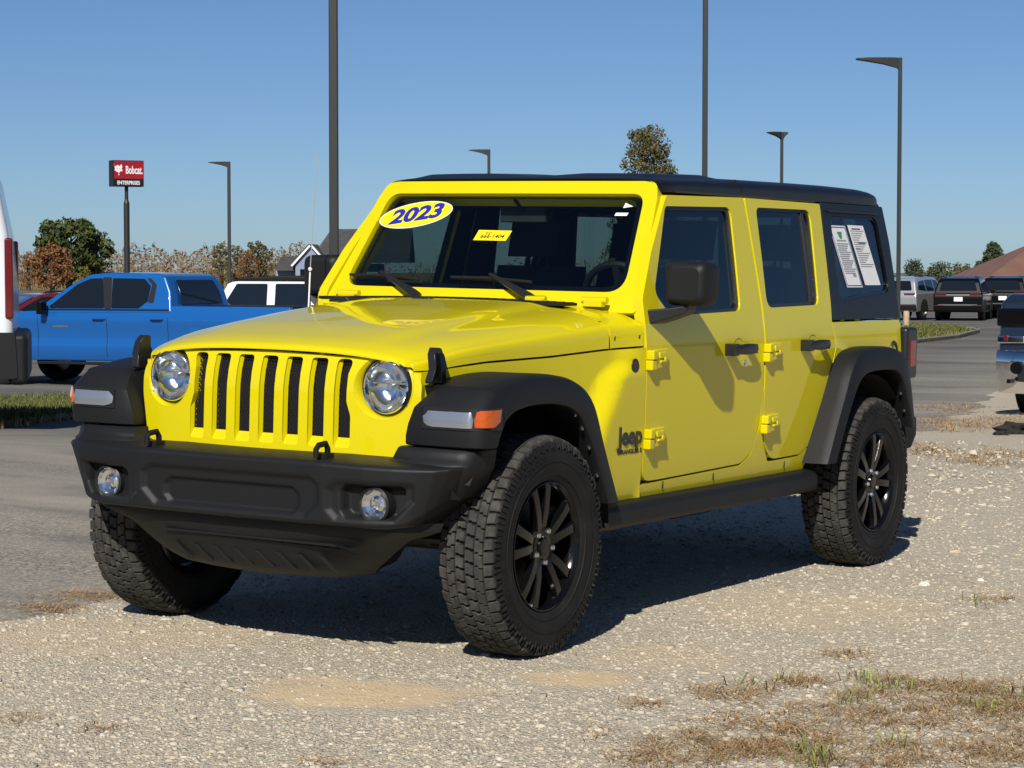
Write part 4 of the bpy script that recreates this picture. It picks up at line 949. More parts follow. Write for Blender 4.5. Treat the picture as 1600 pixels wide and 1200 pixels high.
M['redpaint'] = car_paint('dark_red_paint', (.16, .010, .014)); M['navy'] = car_paint('navy_paint', (.018, .030, .055), .5); M['blackpaint'] = mat('black_paint', (.003, .0035, .004), .25, 0, 0, .3); M['silverpaint'] = car_paint('silver_paint', (.50, .51, .52), .6)
# ---- blue crew-cab pickup
def pickup():
    t = empty('pickup_truck'); HW = 1.0; B = M['bluepaint']
    low = [(-2.95, .62), (-2.95, 1.36), (-1.02, 1.37), (-.99, 1.28), (1.02, 1.25), (1.15, 1.27), (1.75, 1.26), (2.55, 1.18), (2.80, 1.05), (2.86, .70), (2.75, .45), (-2.85, .50)]
    body = profile_body([(x, z+(.02 if z < .7 else -.02)) for x, z in low], HW-.09, B, 'body', t, .05)
    def arch(cx, n=12): return [(cx+.47*math.cos(math.pi*k/n), .44+.47*math.sin(math.pi*k/n)) for k in range(n+1)]
    bs = [(-2.95, .66), (-2.95, 1.36), (-1.02, 1.37), (-.99, 1.30), (1.15, 1.28), (1.75, 1.26), (2.55, 1.18), (2.80, 1.05), (2.86, .70), (2.75, .47)]+arch(1.92)+arch(-1.84)+[(-2.85, .52)]
    sy = lambda z: interp(z, [(.40, .93), (.50, .972), (.60, .99), (.70, .996), (.76, .976), (.86, .974), (.98, .984), (1.08, .999), (1.14, 1.0), (1.20, .99), (1.28, .972), (1.37, .945)])
    for s in (-1, 1): plate('body_side', bs, [], .10, lambda x, z, d, s=s: (x, s*(sy(z)-d), z), B, t, cv=[.5, .6, .66, .7, .73, .76, .86, .98, 1.03, 1.08, 1.14, 1.2, 1.24, 1.28, 1.33], bevel=.008)
    cab = [(-1.04, 1.25), (-.98, 1.60), (-.86, 1.86), (-.70, 1.905), (.05, 1.925), (.42, 1.89), (.70, 1.74), (1.30, 1.30), (1.30, 1.22)]
    profile_body(cab, HW-.01, B, 'cab', t, .06, tum=.27, zb=1.25)
    for s in (-1, 1):
        W = lambda poly, m, nm, off=.008: side_panel(poly, HW-.01, .27, 1.25, m, nm, t, s, off)
        W([(1.08, 1.33), (.62, 1.72), (.40, 1.82), (.20, 1.83), (.10, 1.33)], M['glassdark'], 'window_glass')
        W([(-.02, 1.33), (.02, 1.83), (-.52, 1.82), (-.64, 1.70), (-.62, 1.45), (-.48, 1.33)], M['glassdark'], 'window_glass')
        W([(.10, 1.32), (.20, 1.845), (.03, 1.845), (-.02, 1.32)], M['plastic2'], 'pillar_cover', .005)
        W([(-.62, 1.42), (-.66, 1.72), (-.55, 1.83), (-.62, 1.83), (-.74, 1.72), (-.72, 1.42)], M['plastic2'], 'pillar_cover', .005)
        for x in (1.24, .05, -.98): 
            b = MB(); b.prism([(.955, .50), (.985, .60), (.985, .70), (.970, .76), (.972, .86), (.98, .98), (.995, 1.08), (.996, 1.14), (.968, 1.28), (1.004, 1.14), (1.002, 1.08), (.988, .98), (.978, .86), (.980, .76), (1.0, .70), (.994, .60), (.974, .50)], lambda y, z, d: (x+d, s*y, z), -.004, .004); b.obj('door_gap', M['dark'], t, smooth=False)
        b = MB(); b.box((.1, s*(.978), 1.305), (2.2, .02, .022)); b.obj('belt_trim', M['plastic2'], t, smooth=False)
        for x in (.18, -.80):
            b = MB(); b.tube([(x-.10, s*(HW+.01), 1.15), (x-.07, s*(HW+.045), 1.155), (x+.07, s*(HW+.045), 1.155), (x+.10, s*(HW+.01), 1.15)], .018, 8); b.obj('door_handle', B, t)
        b = MB(); b.box((1.10, s*(HW+.12), 1.33), (.10, .18, .22)); b.box((1.10, s*(HW+.02), 1.27), (.06, .10, .05)); b.obj('wing_mirror', M['gloss'], t, bevel=.03, seg=3)
        b = MB(); b.box((0.1, s*.955, .40), (2.3, .10, .05)); b.obj('side_step', M['plastic'], t, bevel=.015)
        b = MB(); b.box((-1.62+.2, s*.985, 1.02), (.16, .012, .16)); b.obj('fuel_flap', B, t, bevel=.004)
        b = MB(); b.box((.85, s*.988, 1.02), (.26, .008, .035)); b.obj('name_badge', M['chrome'], t)
        for x in (1.92, -1.84):
            simple_wheel(t, x, s*(HW-.15), .40, .27, 'alu', s)
            b = MB(); ring = [(x+.49*math.cos(a), .44+.49*math.sin(a)) for a in [math.pi*k/16 for k in range(17)]]
            b.prism(ring, lambda u, v, d: (u, s*(HW-.4+d), v), 0, .312); b.obj('wheel_arch', M['dark'], t, smooth=False)
        b = MB(); b.box((2.74, s*.80, .98), (.20, .36, .18)); b.obj('headlight', M['frosted'], t, bevel=.03)
        b = MB(); b.box((-2.94, s*.92, 1.10), (.06, .12, .40)); b.obj('tail_light', M['red'], t, bevel=.015)
    plate('rear_window', rpoly([(-.68, 1.40), (.68, 1.40), (.60, 1.80), (-.60, 1.80)], .05, 3), [], .01, lambda y, z, d: (-1.05+(z-1.25)*.17+d-.02 if z < 1.6 else -.99+(z-1.6)*.46+d-.02, y, z), M['glassdark'], t, cv=[1.6], bevel=.002)
    b = MB(); b.box((-2.0, 0, 1.34), (1.80, 1.7, .06)); b.obj('bed_cover', M['plastic'], t, bevel=.01)
    b = MB(); b.box((-2.99, 0, .62), (.20, 1.9, .20)); b.obj('rear_bumper', M['chrome'], t, bevel=.03)
    b = MB(); b.box((2.84, 0, .60), (.14, 1.9, .24)); b.obj('front_bumper', M['chrome'], t, bevel=.03)
    b = MB(); b.box((2.84, 0, .95), (.06, 1.2, .30)); b.obj('front_grille', M['plastic2'], t, bevel=.02)
    return t
tr = pickup(); place(tr, pt(222, 597, 39), heading(67), 1.15); tag(tr, 'blue crew-cab pickup truck behind the grass strip on the left', 'pickup truck')
# ---- white hard-to-soft-top off-roader parked behind the pickup
def white_offroader():
    t = empty('off_road_vehicle'); HW = .80; Wp = M['whitepaint']
    profile_body([(-2.0, .55), (-2.0, 1.15), (.95, 1.18), (2.05, 1.10), (2.12, .70), (2.0, .5), (-1.9, .5)], HW, Wp, 'body', t, .04)
    profile_body([(-1.95, 1.12), (-1.98, 1.76), (.45, 1.80), (.72, 1.70), (1.0, 1.14)], HW-.01, Wp, 'cabin', t, .04, tum=.16, zb=1.15)
    profile_body([(-2.02, 1.745), (-1.98, 1.80), (-.5, 1.86), (.42, 1.83), (.62, 1.76)], HW-.07, M['plastic'], 'roof', t, .03)
    for s in (-1, 1):
        W = lambda poly, m, nm, off=.008: side_panel(poly, HW-.01, .16, 1.15, m, nm, t, s, off)
        W([(.80, 1.22), (.52, 1.70), (-.10, 1.70), (-.10, 1.22)], M['glassdark'], 'window_glass'); W([(-.26, 1.22), (-.26, 1.70), (-.98, 1.70), (-.98, 1.22)], M['glassdark'], 'window_glass')
        W([(-1.10, 1.16), (-1.10, 1.745), (-1.96, 1.745), (-1.94, 1.16)], M['plastic'], 'soft_top_side', .006); W([(-1.22, 1.24), (-1.22, 1.68), (-1.84, 1.68), (-1.84, 1.24)], M['glassdark'], 'window_glass', .012)
        for x in (1.45, -1.35): simple_wheel(t, x, s*(HW-.02), .40, .25, 'alu', s)
        b = MB(); b.box((.78, s*(HW+.12), 1.28), (.1, .18, .18)); b.obj('wing_mirror', M['plastic2'], t, bevel=.03)
        for x in (1.45, -1.35):
            b = MB(); b.tube([(x+.5*math.cos(a), s*(HW+.06), .42+.5*math.sin(a)) for a in [math.pi*k/12 for k in range(13)]], .05, 8); b.obj('fender_flare', M['plastic'], t)
    plate('windshield', rpoly([(-.62, 1.24), (.62, 1.24), (.56, 1.68), (-.56, 1.68)], .05, 3), [], .01, lambda y, z, d: (1.0-(z-1.14)*.5+.02-d, y, z), M['glassdark'], t, bevel=.002)
    return t
wj = white_offroader(); place(wj, pt(432, 560, 46), heading(74), 1.06); tag(wj, 'white off-road vehicle with dark soft top parked behind the blue pickup', 'car')
# ---- white cargo van, left edge
def van():
    t = empty('cargo_van'); HW = 1.02; V = M['vanwhite']
    prof = [(-2.98, .52), (-2.99, 1.15), (-2.95, 1.60), (-2.86, 2.05), (-2.72, 2.40), (-2.55, 2.52), (1.2, 2.54), (1.9, 2.25), (2.5, 1.35), (3.0, 1.05), (3.05, .5), (2.6, .38), (-2.6, .40)]
    body = profile_body(prof, HW, V, 'body', t, .07, 4, tum=.12, zb=1.1)
    for s in (-1, 1):
        W = lambda poly, m, nm, off=.008, th=.012: side_panel(poly, HW, .12, 1.1, m, nm, t, s, off, th)
        W([(-1.2, 1.15), (-1.2, 2.15), (-2.62, 2.15), (-2.74, 1.70), (-2.78, 1.15)], V, 'side_pressing', .010, .02)
        W([(-1.28, 1.22), (-1.28, 2.06), (-2.56, 2.06), (-2.67, 1.68), (-2.70, 1.22)], V, 'side_pressing', -.002, .02)
        W([(-.9, .42), (-.9, .70), (-2.2, .70), (-2.2, .42)], V, 'lower_pressing', .012)
        W([(-2.60, .40), (-2.60, .78), (-3.0, .78), (-3.02, .40)], M['plastic'], 'bumper_corner', .02, .04)
        b = MB(); b.box((-2.955, s*(HW-.03), 1.22), (.07, .08, .66)); b.obj('tail_light', M['darkred'], t, bevel=.02)
        b = MB(); b.box((-1.2, s*(HW+.012), 2.27), (3.0, .03, .05)); b.obj('roof_rib', V, t, bevel=.01)
        for x in (1.95, -2.05): simple_wheel(t, x, s*(HW-.14), .36, .24, 'alu', s)
        b = MB(); b.box((-2.80, s*.55, 2.20), (.06, .05, .10)); b.obj('door_hinge', V, t, bevel=.01)
        b = MB(); b.box((1.9, s*(HW+.16), 1.5), (.14, .24, .34)); b.obj('wing_mirror', M['plastic2'], t, bevel=.04)
    b = MB(); b.box((-3.02, 0, .56), (.16, 2.06, .42)); b.obj('rear_bumper', M['plastic'], t, bevel=.05, seg=3)
    return t
vn = van(); vh = heading(101); vp = pt(40, 590, 18.6)+vh*3.08+vh.cross(Vector((0, 0, 1)))*1.02; place(vn, vp, vh); tag(vn, 'tall white cargo van with black rear bumper cut off by the left edge', 'van')
# ---- dark red saloon behind the pickup
def saloon(paint, name='sedan_car'):
    t = empty(name); HW = .90
    profile_body([(-2.3, .40), (-2.35, .85), (-2.2, .98), (-1.4, 1.02), (1.0, 1.0), (2.0, .88), (2.3, .68), (2.3, .35), (-2.2, .32)], HW, paint, 'body', t, .06)
    profile_body([(-1.75, .98), (-1.05, 1.38), (-.4, 1.46), (.25, 1.43), (1.15, .98)], HW-.02, paint, 'cabin', t, .05, tum=.4, zb=1.0)
    plate('windshield', rpoly([(-.72, 1.04), (.72, 1.04), (.60, 1.38), (-.60, 1.38)], .04, 3), [], .01, lambda y, z, d: (1.15-(z-.98)*2.0+.03-d, y, z), M['glassdark'], t, bevel=.002)
    plate('rear_glass', rpoly([(-.72, 1.04), (.72, 1.04), (.60, 1.36), (-.60, 1.36)], .04, 3), [], .01, lambda y, z, d: (-1.75+(z-.98)*1.75-.03+d, y, z), M['glassdark'], t, bevel=.002)
    for s in (-1, 1):
        W = lambda poly: side_panel(poly, HW-.02, .4, 1.0, M['glassdark'], 'window_glass', t, s)
        W([(.85, 1.06), (.25, 1.37), (-.25, 1.38), (-.25, 1.06)]); W([(-.33, 1.06), (-.33, 1.38), (-.95, 1.33), (-1.4, 1.06)])
        for x in (1.4, -1.4): simple_wheel(t, x, s*(HW-.1), .33, .21, 'alu', s)
        b = MB(); b.box((.75, s*(HW+.08), 1.04), (.12, .16, .12)); b.obj('wing_mirror', M['gloss'], t, bevel=.03)
        b = MB(); b.box((2.22, s*.68, .70), (.18, .34, .14)); b.obj('headlight', M['frosted'], t, bevel=.03)
        b = MB(); b.box((-2.30, s*.68, .82), (.1, .34, .14)); b.obj('tail_light', M['red'], t, bevel=.03)
    return t
rc = saloon(M['redpaint']); place(rc, pt(66, 560, 52), heading(120)); tag(rc, 'dark red car half hidden between the white van and the blue pickup', 'car')
dc = saloon(M['blackpaint']); place(dc, pt(92, 540, 60), heading(95)); tag(dc, 'black car showing only its roof behind the nose of the blue pickup', 'car')
# ---- SUVs on the far lot (rear three-quarter views)
def suv(paint, name, lower=None, bar=True):
    t = empty(name); HW = .96; D = lower or paint
    profile_body([(-2.36, .50), (-2.40, .95), (-2.34, 1.12), (1.0, 1.14), (2.05, 1.02), (2.35, .80), (2.35, .42), (2.2, .30), (-2.2, .34)], HW, paint, 'body', t, .07)
    profile_body([(-2.34, 1.08), (-2.12, 1.55), (-1.95, 1.68), (-.6, 1.76), (.3, 1.72), (1.25, 1.10)], HW-.02, paint, 'cabin', t, .06, tum=.30, zb=1.1)
    profile_body([(-2.42, .40), (-2.46, .62), (-2.36, .66), (-2.2, .40)], HW-.02, D, 'rear_bumper', t, .03)
    plate('rear_glass', rpoly([(-.74, 1.20), (.74, 1.20), (.62, 1.58), (-.62, 1.58)], .05, 3), [], .01, lambda y, z, d: (-2.34+(z-1.08)*.47-.02+d, y, z), M['glassdark'], t, bevel=.002)
    b = MB(); b.box((-2.425, 0, .64), (.03, 1.5, .035)); b.obj('chrome_strip', M['alu'], t)
    for s in (-1, 1):
        W = lambda poly: side_panel(poly, HW-.02, .30, 1.1, M['glassdark'], 'window_glass', t, s)
        W([(.90, 1.18), (.30, 1.60), (-.10, 1.63), (-.10, 1.18)]); W([(-.18, 1.18), (-.18, 1.63), (-1.05, 1.62), (-1.05, 1.18)]); W([(-1.14, 1.18), (-1.14, 1.61), (-1.80, 1.55), (-2.0, 1.22)])
        for x in (1.45, -1.45):
            simple_wheel(t, x, s*(HW-.12), .38, .25, 'gloss' if lower is None else 'alu', s)
            b = MB(); b.prism([(x+.46*math.cos(a), .40+.46*math.sin(a)) for a in [math.pi*k/14 for k in range(15)]], lambda u, v, d: (u, s*(HW-.2+d), v), 0, .205); b.obj('wheel_arch', M['dark'], t, smooth=False)
        b = MB(); b.box((.72, s*(HW+.12), 1.16), (.12, .2, .17)); b.obj('wing_mirror', M['gloss'], t, bevel=.03)
        b = MB(); b.box((-2.37, s*.68, 1.06), (.10, .46, .06)); b.obj('tail_light', M['darkred'], t, bevel=.02)
        b = MB(); b.box((-2.43, s*.68, .62), (.05, .26, .035)); b.obj('reflector', M['darkred'], t)
        b = MB(); b.box((-.9, s*.62, 1.755), (1.6, .04, .04)); b.obj('roof_rail', M['gloss'], t, bevel=.01)
    b = MB(); b.box((-2.425, -.02, .86), (.03, .34, .17)); b.obj('license_plate', M['paper'], t, bevel=.005)
    return t
s1 = suv(M['blackpaint'], 'sport_utility_vehicle'); place(s1, pt(1506, 502, 92), heading(-17)); tag(s1, 'black sport utility vehicle with white license plate on the far lot', 'car', )
s2 = suv(M['silverpaint'], 'sport_utility_vehicle', M['plastic']); place(s2, pt(1428, 502, 93), heading(-30)); tag(s2, 'silver sport utility vehicle beside the far lamp post, left of the black one', 'car')
s3 = suv(M['blackpaint'], 'sport_utility_vehicle'); place(s3, pt(1578, 500, 96), heading(-20)); tag(s3, 'dark vehicle mostly hidden behind the chrome bumper at the right edge', 'car')
# ---- navy truck with chrome bumper, right edge
def chrome_truck():
    t = empty('pickup_truck'); N_ = M['navy']; HW = .98
    profile_body([(-3.4, .62), (-3.4, 1.54), (2.5, 1.56), (2.74, 1.46), (2.80, 1.05), (2.80, .72), (2.6, .5), (-3.3, .52)], HW, N_, 'body', t, .07, 4)
    profile_body([(-1.3, 1.38), (-1.1, 1.95), (.5, 1.97), (1.25, 1.40)], HW-.02, N_, 'cab', t, .06, tum=.28, zb=1.4)
    b = MB(); b.box((2.78, 0, 1.17), (.08, 1.2, .50)); b.obj('front_grille', M['plastic2'], t, bevel=.02)
    for z in (1.06, 1.17, 1.28):
        b = MB(); b.box((2.83, 0, z), (.03, 1.16, .025)); b.obj('grille_bar', M['chrome'], t, bevel=.006)
    for s in (-1, 1):
        b = MB(); b.box((2.70, s*.79, 1.27), (.26, .40, .22)); b.obj('headlight', M['gloss'], t, bevel=.03, seg=3)
        b = MB(); b.box((2.72, s*.80, 1.00), (.24, .36, .10)); b.obj('lamp_trim', M['chrome'], t, bevel=.02)
        b = MB(); b.box((2.80, s*.86, 1.02), (.10, .06, .07)); b.obj('marker_lamp', M['darkred'], t, bevel=.01)
        for x in (1.85, -1.9): simple_wheel(t, x, s*(HW-.12), .41, .27, 'alu', s)
        b = MB(); b.box((3.02, s*.72, .50), (.16, .05, .05)); b.obj('tow_hook', M['gloss'], t, bevel=.01)
        b = MB(); b.lathe([(-.02, .08), (.03, .075), (.03, 0)], 16, frame((2.98, s*.66, .66), (0, 1, 0), (1, 0, 0))); b.obj('fog_lamp', M['gloss'], t)
    b = MB(); rows = []
    for y in [-1.0+2*k/20 for k in range(21)]:
        e = abs(y); X = 2.99-.20*e**4
        rows.append([(X-.18, y, .86), (X-.04, y, .87), (X, y, .83), (X+.012, y, .72), (X-.01, y, .58), (X-.03, y, .44), (X-.10, y, .34), (X-.30, y, .33)])
    b.grid(rows); b.obj('front_bumper', M['chrome'], t, auto=50)
    b = MB(); b.box((2.965, 0, .60), (.06, 1.3, .22)); b.obj('bumper_intake', M['plastic2'], t, bevel=.02)
    b = MB(); rows = [[(x, y, 1.56+.17*math.sqrt(max(0, 1-((x-2.30)/.36)**2-(y/.72)**2))) for x in [1.94+.72*k/10 for k in range(11)]] for y in [-.72+1.44*k/14 for k in range(15)]]
    b.grid(rows); b.obj('hood_scoop', M['whitepaint'], t, auto=60)
    return t
ct = chrome_truck(); chd = (-FH*math.cos(rad(34))-RT*math.sin(rad(34))).normalized()
nose = pt(1563, 612, 28); side_v = Vector((0, 0, 1)).cross(chd); place(ct, nose-chd*2.85+chd.cross(Vector((0, 0, 1)))*-.92, chd); tag(ct, 'navy truck with chrome front bumper cut off by the right edge', 'pickup truck')

# ================================================================== POLES, SIGN, POST
M['pole'] = mat('dark_bronze_pole', (.022, .024, .022), .5, .2)
M['signred'] = mat('sign_red', (.30, .008, .016), .35); M['signblack'] = mat('sign_black', (.008, .008, .009), .4)
def lamp_post(px, base_py, top_py, depth, wpx, label, head=None, hl=1.0, rnd=False):
    base = pt(px, base_py, depth); P0 = Vector((base.x, base.y, gz(base.x, base.y))); top = pt(px, top_py, depth).z; H = top-P0.z; wd = wpx/FPX*depth
    t = empty('lamp_post', P0)
    b = MB(); b.box((0, 0, H/2), (wd, wd, H), taper=.92); p_ = b.obj('pole', M['pole'], t, bevel=wd*.12)
    b = MB(); b.box((0, 0, .02), (wd*2.6, wd*2.6, .04)); b.obj('base_plate', M['pole'], t, smooth=False)
    # square pole faces the camera side-on
    t.rotation_euler.z = math.atan2(RT.y, RT.x)+.35*0
    def arm(d, L):
        b = MB(); q = Vector((d[0], d[1], 0)).normalized(); n = Vector((-q.y, q.x, 0)); rows = []
        for u, z0, z1, hw_ in ((0, -.30, -.02, wd*.5), (.06, -.26, 0, wd*.6), (.35, -.17, .0, .10), (.7, -.10, -.005, .15), (1.0, -.05, -.02, .14)):
            c = q*(u*L+wd*.3); rows.append([tuple(c-n*hw_+Vector((0, 0, H+z0))), tuple(c+n*hw_+Vector((0, 0, H+z0))), tuple(c+n*hw_+Vector((0, 0, H+z1))), tuple(c-n*hw_+Vector((0, 0, H+z1)))])
        b.grid(rows, closed=True); b.add(rows[0], [(0, 1, 2, 3)]); b.add(rows[-1], [(3, 2, 1, 0)]); b.obj('lamp_head', M['pole'], t, bevel=.01)
    for d, L in (head or []): arm(d, L)
    tag(t, label, 'lamp post', 'parking lot lamp posts')
    return t
lamp_post(523, 620, -160, 28, 14.5, 'thick lamp post rising left of the yellow vehicle windshield', [((-1, 0), 1.1)])
lamp_post(1100, 560, -60, 46, 8.5, 'lamp post rising behind the yellow vehicle roof, running out of the picture', [((-1, 0), 1.1)])
lamp_post(1403, 530, 92, 58, 6.2, 'lamp post with flat head right of the yellow vehicle hardtop', [((-1, 0), 1.08)])
lamp_post(359, 500, 253, 112, 5.2, 'lamp post with flat head behind the blue pickup cab', [((-1, .3), 1.0)])
lamp_post(764, 500, 234, 102, 5, 'lamp post just above the yellow vehicle windshield, nearest the middle', [((-1, .2), .85)])
lamp_post(1220, 500, 207, 90, 5, 'lamp post with tapering head above the hardtop, left of the tallest right one', [((-1, -.5), .6), ((1, .6), .18)])
def sign():
    d = 105; base = pt(199, 470, d); P0 = Vector((base.x, base.y, gz(base.x, base.y))); t = empty('business_sign', P0)
    ppm = FPX/d; H = lambda py: pt(199, py, d).z-P0.z
    b = MB(); b.tube([(0, 0, 0), (0, 0, H(318))], .135, 12); b.tube([(0, 0, H(318)), (0, 0, H(312))], [.135, .085], 12); b.tube([(0, 0, H(312)), (0, 0, H(288))], .085, 12); b.obj('pole', M['pole'], t, auto=40)
    z0, z1 = H(292), H(251.5); hw = 23/ppm*1.09; zc = (z0+z1)/2
    t.rotation_euler.z = math.atan2(RT.y, RT.x)+rad(28)
    b = MB(); b.box((0, 0, zc), (2*hw, .60, z1-z0)); b.obj('cabinet', M['signblack'], t, bevel=.02)
    split = z0+(z1-z0)*.27
    b = MB(); b.box((.03, -.303, (split+z1)/2), (2*hw-.06, .012, z1-split-.06)); b.obj('red_panel', M['signred'], t, smooth=False)
    R0 = Matrix.Rotation(rad(90), 4, 'X')
    text_mesh('sign_text', 'Bobcat.', .50, Matrix.Translation((.27, -.312, (split+z1)/2-.02)) @ R0, M['paper'], t, .003, 0, .012, sx=.54)
    text_mesh('sign_text', 'ENTERPRISES', .235, Matrix.Translation((.0, -.312, (z0+split)/2)) @ R0, M['paper'], t, .003, 0, .006, sx=.80)
    # white cat-head emblem
    cx, cz, k = -.47, (split+z1)/2+.03, .24
    em = [[(-1, 1.1), (-.75, .45), (-.2, .75), (.25, .55), (.55, .95), (.75, .45), (.6, 0), (.85, -.35), (.35, -.45), (.1, -.75), (-.35, -.5), (-.75, -.3), (-.7, .15)], [(-.1, -.95), (.12, -.88), (.18, -1.1), (-.02, -1.18)]]
    for pl_ in em:
        b = MB(); b.prism(pl_, lambda u, v, dd: (cx+u*k, -.310+dd, cz+v*k), 0, -.006); b.obj('emblem', M['paper'], t, smooth=False)
    for (u, v) in ((-.25, .05), (.28, .0)):
        b = MB(); b.prism([(u-.16, v+.12), (u+.12, v), (u-.04, v-.08)], lambda a, c, dd: (cx+a*k, -.317+dd, cz+c*k), 0, -.002); b.obj('emblem_eye', M['signred'], t, smooth=False)
    tag(t, 'red and black business sign on a tall stepped pole', 'sign')
sign()
M['wood'] = mat('weathered_post', (.42, .33, .20), .8, noise=(12, (.28, .22, .14), .4, .7))
pp = gpt(1416, 517); b = MB(); b.tube([(0, 0, 0), (0, 0, .62), (0, 0, .66)], [.10, .10, .07], 12); po = b.obj('marker_post', M['wood'], None, auto=40); po.location = pp; tag(po, 'short tan post on the grass island behind the yellow vehicle tail', 'post')

# ================================================================== BUILDINGS
M['shingle'] = mat('grey_shingle', (.045, .045, .047), .85, noise=(1.5, (.065, .063, .062), .4, .65)); M['siding'] = mat('blue_grey_siding', (.20, .25, .34), .7); M['trim'] = mat('white_trim', (.75, .75, .74), .5); M['brownroof'] = mat('brown_metal_roof', (.17, .085, .06), .6, noise=(.6, (.20, .105, .075), .4, .7)); M['tanwall'] = mat('tan_wall', (.35, .28, .2), .8)
def house():
    d = 190; ppm = FPX/d; base = pt(500, 470, d); P0 = Vector((base.x, base.y, gz(base.x, base.y))); t = empty('house', P0); t.rotation_euler.z = math.atan2(RT.y, RT.x)
    X = lambda px: (px-500)/ppm; H = lambda py: pt(500, py, d).z-P0.z
    b = MB(); b.box((X(535), 5.5, H(412)/2), (X(590)-X(480), 9, H(412))); b.box((X(452), 5.0, H(419)/2), (X(480)-X(432), 7, H(419))); b.obj('wall', M['siding'], t, smooth=False)
    zr, ze = H(356), H(404); b = MB()
    b.prism([(0, ze), (5.5, zr), (11, ze), (11, ze-.3), (0, ze-.3)], lambda y, z, dd: (dd-(.0 if z < zr-.1 else 0)+( -.0), y, z), X(486), X(640)); rf_ = b.obj('roof', M['shingle'], t, smooth=False)
    for v in rf_.data.vertices:
        if v.co.z > zr-.1 and v.co.x < 0: v.co.x += X(510)-X(486)
    z2, z3 = H(400), H(419); b = MB(); b.prism([(.5, z3), (5, z2), (9, z3), (9, z3-.2), (.5, z3-.2)], lambda y, z, dd: (dd, y, z), X(430), X(488)); r2 = b.obj('roof', M['shingle'], t, smooth=False)
    # front gable with white trim
    xa, xp, xb, zb, zp = X(464), X(488), X(506), H(414), H(386)
    b = MB(); b.prism([(xa, zb), (xp, zp), (xb+.3, zb), (xb+.3, H(470)), (xa, H(470))], lambda u, v, dd: (u, -1.2+dd, v), 0, 4); b.obj('gable_wall', M['siding'], t, smooth=False)
    for (p, q) in (((xa-.25, zb-.15), (xp, zp+.05)), ((xp, zp+.05), (xb+.55, zb-.15))):
        b = MB(); n = Vector((-(q[1]-p[1]), q[0]-p[0])).normalized()*.16
        b.prism([(p[0], p[1]), (q[0], q[1]), (q[0]+n.x, q[1]+n.y), (p[0]+n.x, p[1]+n.y)], lambda u, v, dd: (u, -1.5+dd, v), 0, .35); b.obj('gable_trim', M['trim'], t, smooth=False)
        b = MB(); m_ = n*1.05; b.prism([(p[0]+m_.x, p[1]+m_.y), (q[0]+m_.x, q[1]+m_.y), (q[0]+m_.x*1.6, q[1]+m_.y*1.6), (p[0]+m_.x*1.6, p[1]+m_.y*1.6)], lambda u, v, dd: (u, -1.5+dd, v), 0, 5); b.obj('gable_roof', M['shingle'], t, smooth=False)
    for xx in (X(478), X(492)):
        b = MB(); b.box((xx, -1.25, H(430)), (.7, .1, 1.0)); b.obj('window', M['glassdark'], t, smooth=False)
    tag(t, 'grey-roofed house with white-trimmed gable seen left of the windshield', 'house')
house()
def barn():
    d = 150; ppm = FPX/d; base = pt(1560, 470, d); P0 = Vector((base.x, base.y, gz(base.x, base.y))); t = empty('building', P0); t.rotation_euler.z = math.atan2(RT.y, RT.x)
    X = lambda px: (px-1560)/ppm; H = lambda py: pt(1560, py, d).z-P0.z
    b = MB(); b.box((X(1720), 9, H(458)/2), (X(1900)-X(1545), 16, H(458))); b.obj('wall', M['tanwall'], t, smooth=False)
    b = MB(); z0, z1 = H(456), H(372)
    b.add([(X(1512), 0, z0), (X(1920), 0, z0), (X(1920), 18, z0), (X(1512), 18, z0), (X(1672), 9, z1), (X(1760), 9, z1)], [(0, 1, 5, 4), (1, 2, 5), (2, 3, 4, 5), (3, 0, 4), (0, 3, 2, 1)]); b.obj('roof', M['brownroof'], t, smooth=False)
    for k in range(4):
        b = MB(); b.box((X(1580+60*k), -.35+1.3, H(470)+.2), (1.2, .1, 1.2)); b.obj('window', M['glassdark'], t, smooth=False)
    tag(t, 'building with sloping brown roof behind the far cars on the right', 'building')
barn()

# ================================================================== VEGETATION
def leafmat(name, cols, rough=.7):
    k = NT(name); g = k.n('ShaderNodeNewGeometry'); c = k.ramp(g.outputs['Random Per Island'], [(i/(len(cols)-1), cc) for i, cc in enumerate(cols)])
    k.l(c, k.b.inputs['Base Color']); k.b.inputs['Roughness'].default_value = rough; k.b.inputs['Specular IOR Level'].default_value = .25
    return k.m
M['leafgreen'] = leafmat('oak_leaves', [(.022, .040, .012), (.040, .062, .016), (.065, .080, .022), (.10, .095, .03)])
M['leafolive'] = leafmat('olive_leaves', [(.035, .048, .012), (.075, .080, .020), (.12, .10, .03), (.16, .09, .03)])
M['leafrust'] = leafmat('rust_leaves', [(.12, .040, .016), (.20, .075, .026), (.26, .12, .04), (.16, .10, .04)])
M['leafyellow'] = leafmat('yellow_leaves', [(.14, .12, .02), (.22, .17, .03), (.10, .10, .02)])
M['leafspruce'] = leafmat('spruce_needles', [(.03, .05, .022), (.05, .075, .035), (.07, .09, .045)])
M['brush'] = leafmat('dry_brush', [(.15, .10, .05), (.22, .16, .08), (.22, .09, .05), (.09, .09, .035), (.27, .20, .11), (.13, .06, .035), (.12, .12, .05)])
M['bark'] = mat('bark', (.07, .05, .035), .9)
def quads(centers, size, r_, flat=0.0, up=None):
    """random leaf cards: centres Nx3, returns verts/faces arrays"""
    n = len(centers); a = r_.normal(size=(n, 3)); a /= np.linalg.norm(a, axis=1)[:, None]; b = r_.normal(size=(n, 3)); b -= a*(a*b).sum(1)[:, None]; b /= np.linalg.norm(b, axis=1)[:, None]
    s = size*r_.uniform(.6, 1.3, (n, 1)); a = a*s; b = b*s*.6
    v = np.stack([centers-a, centers-b*.9, centers+a, centers+b*.9], 1).reshape(-1, 3); f = np.arange(n*4).reshape(n, 4)
    return v, f
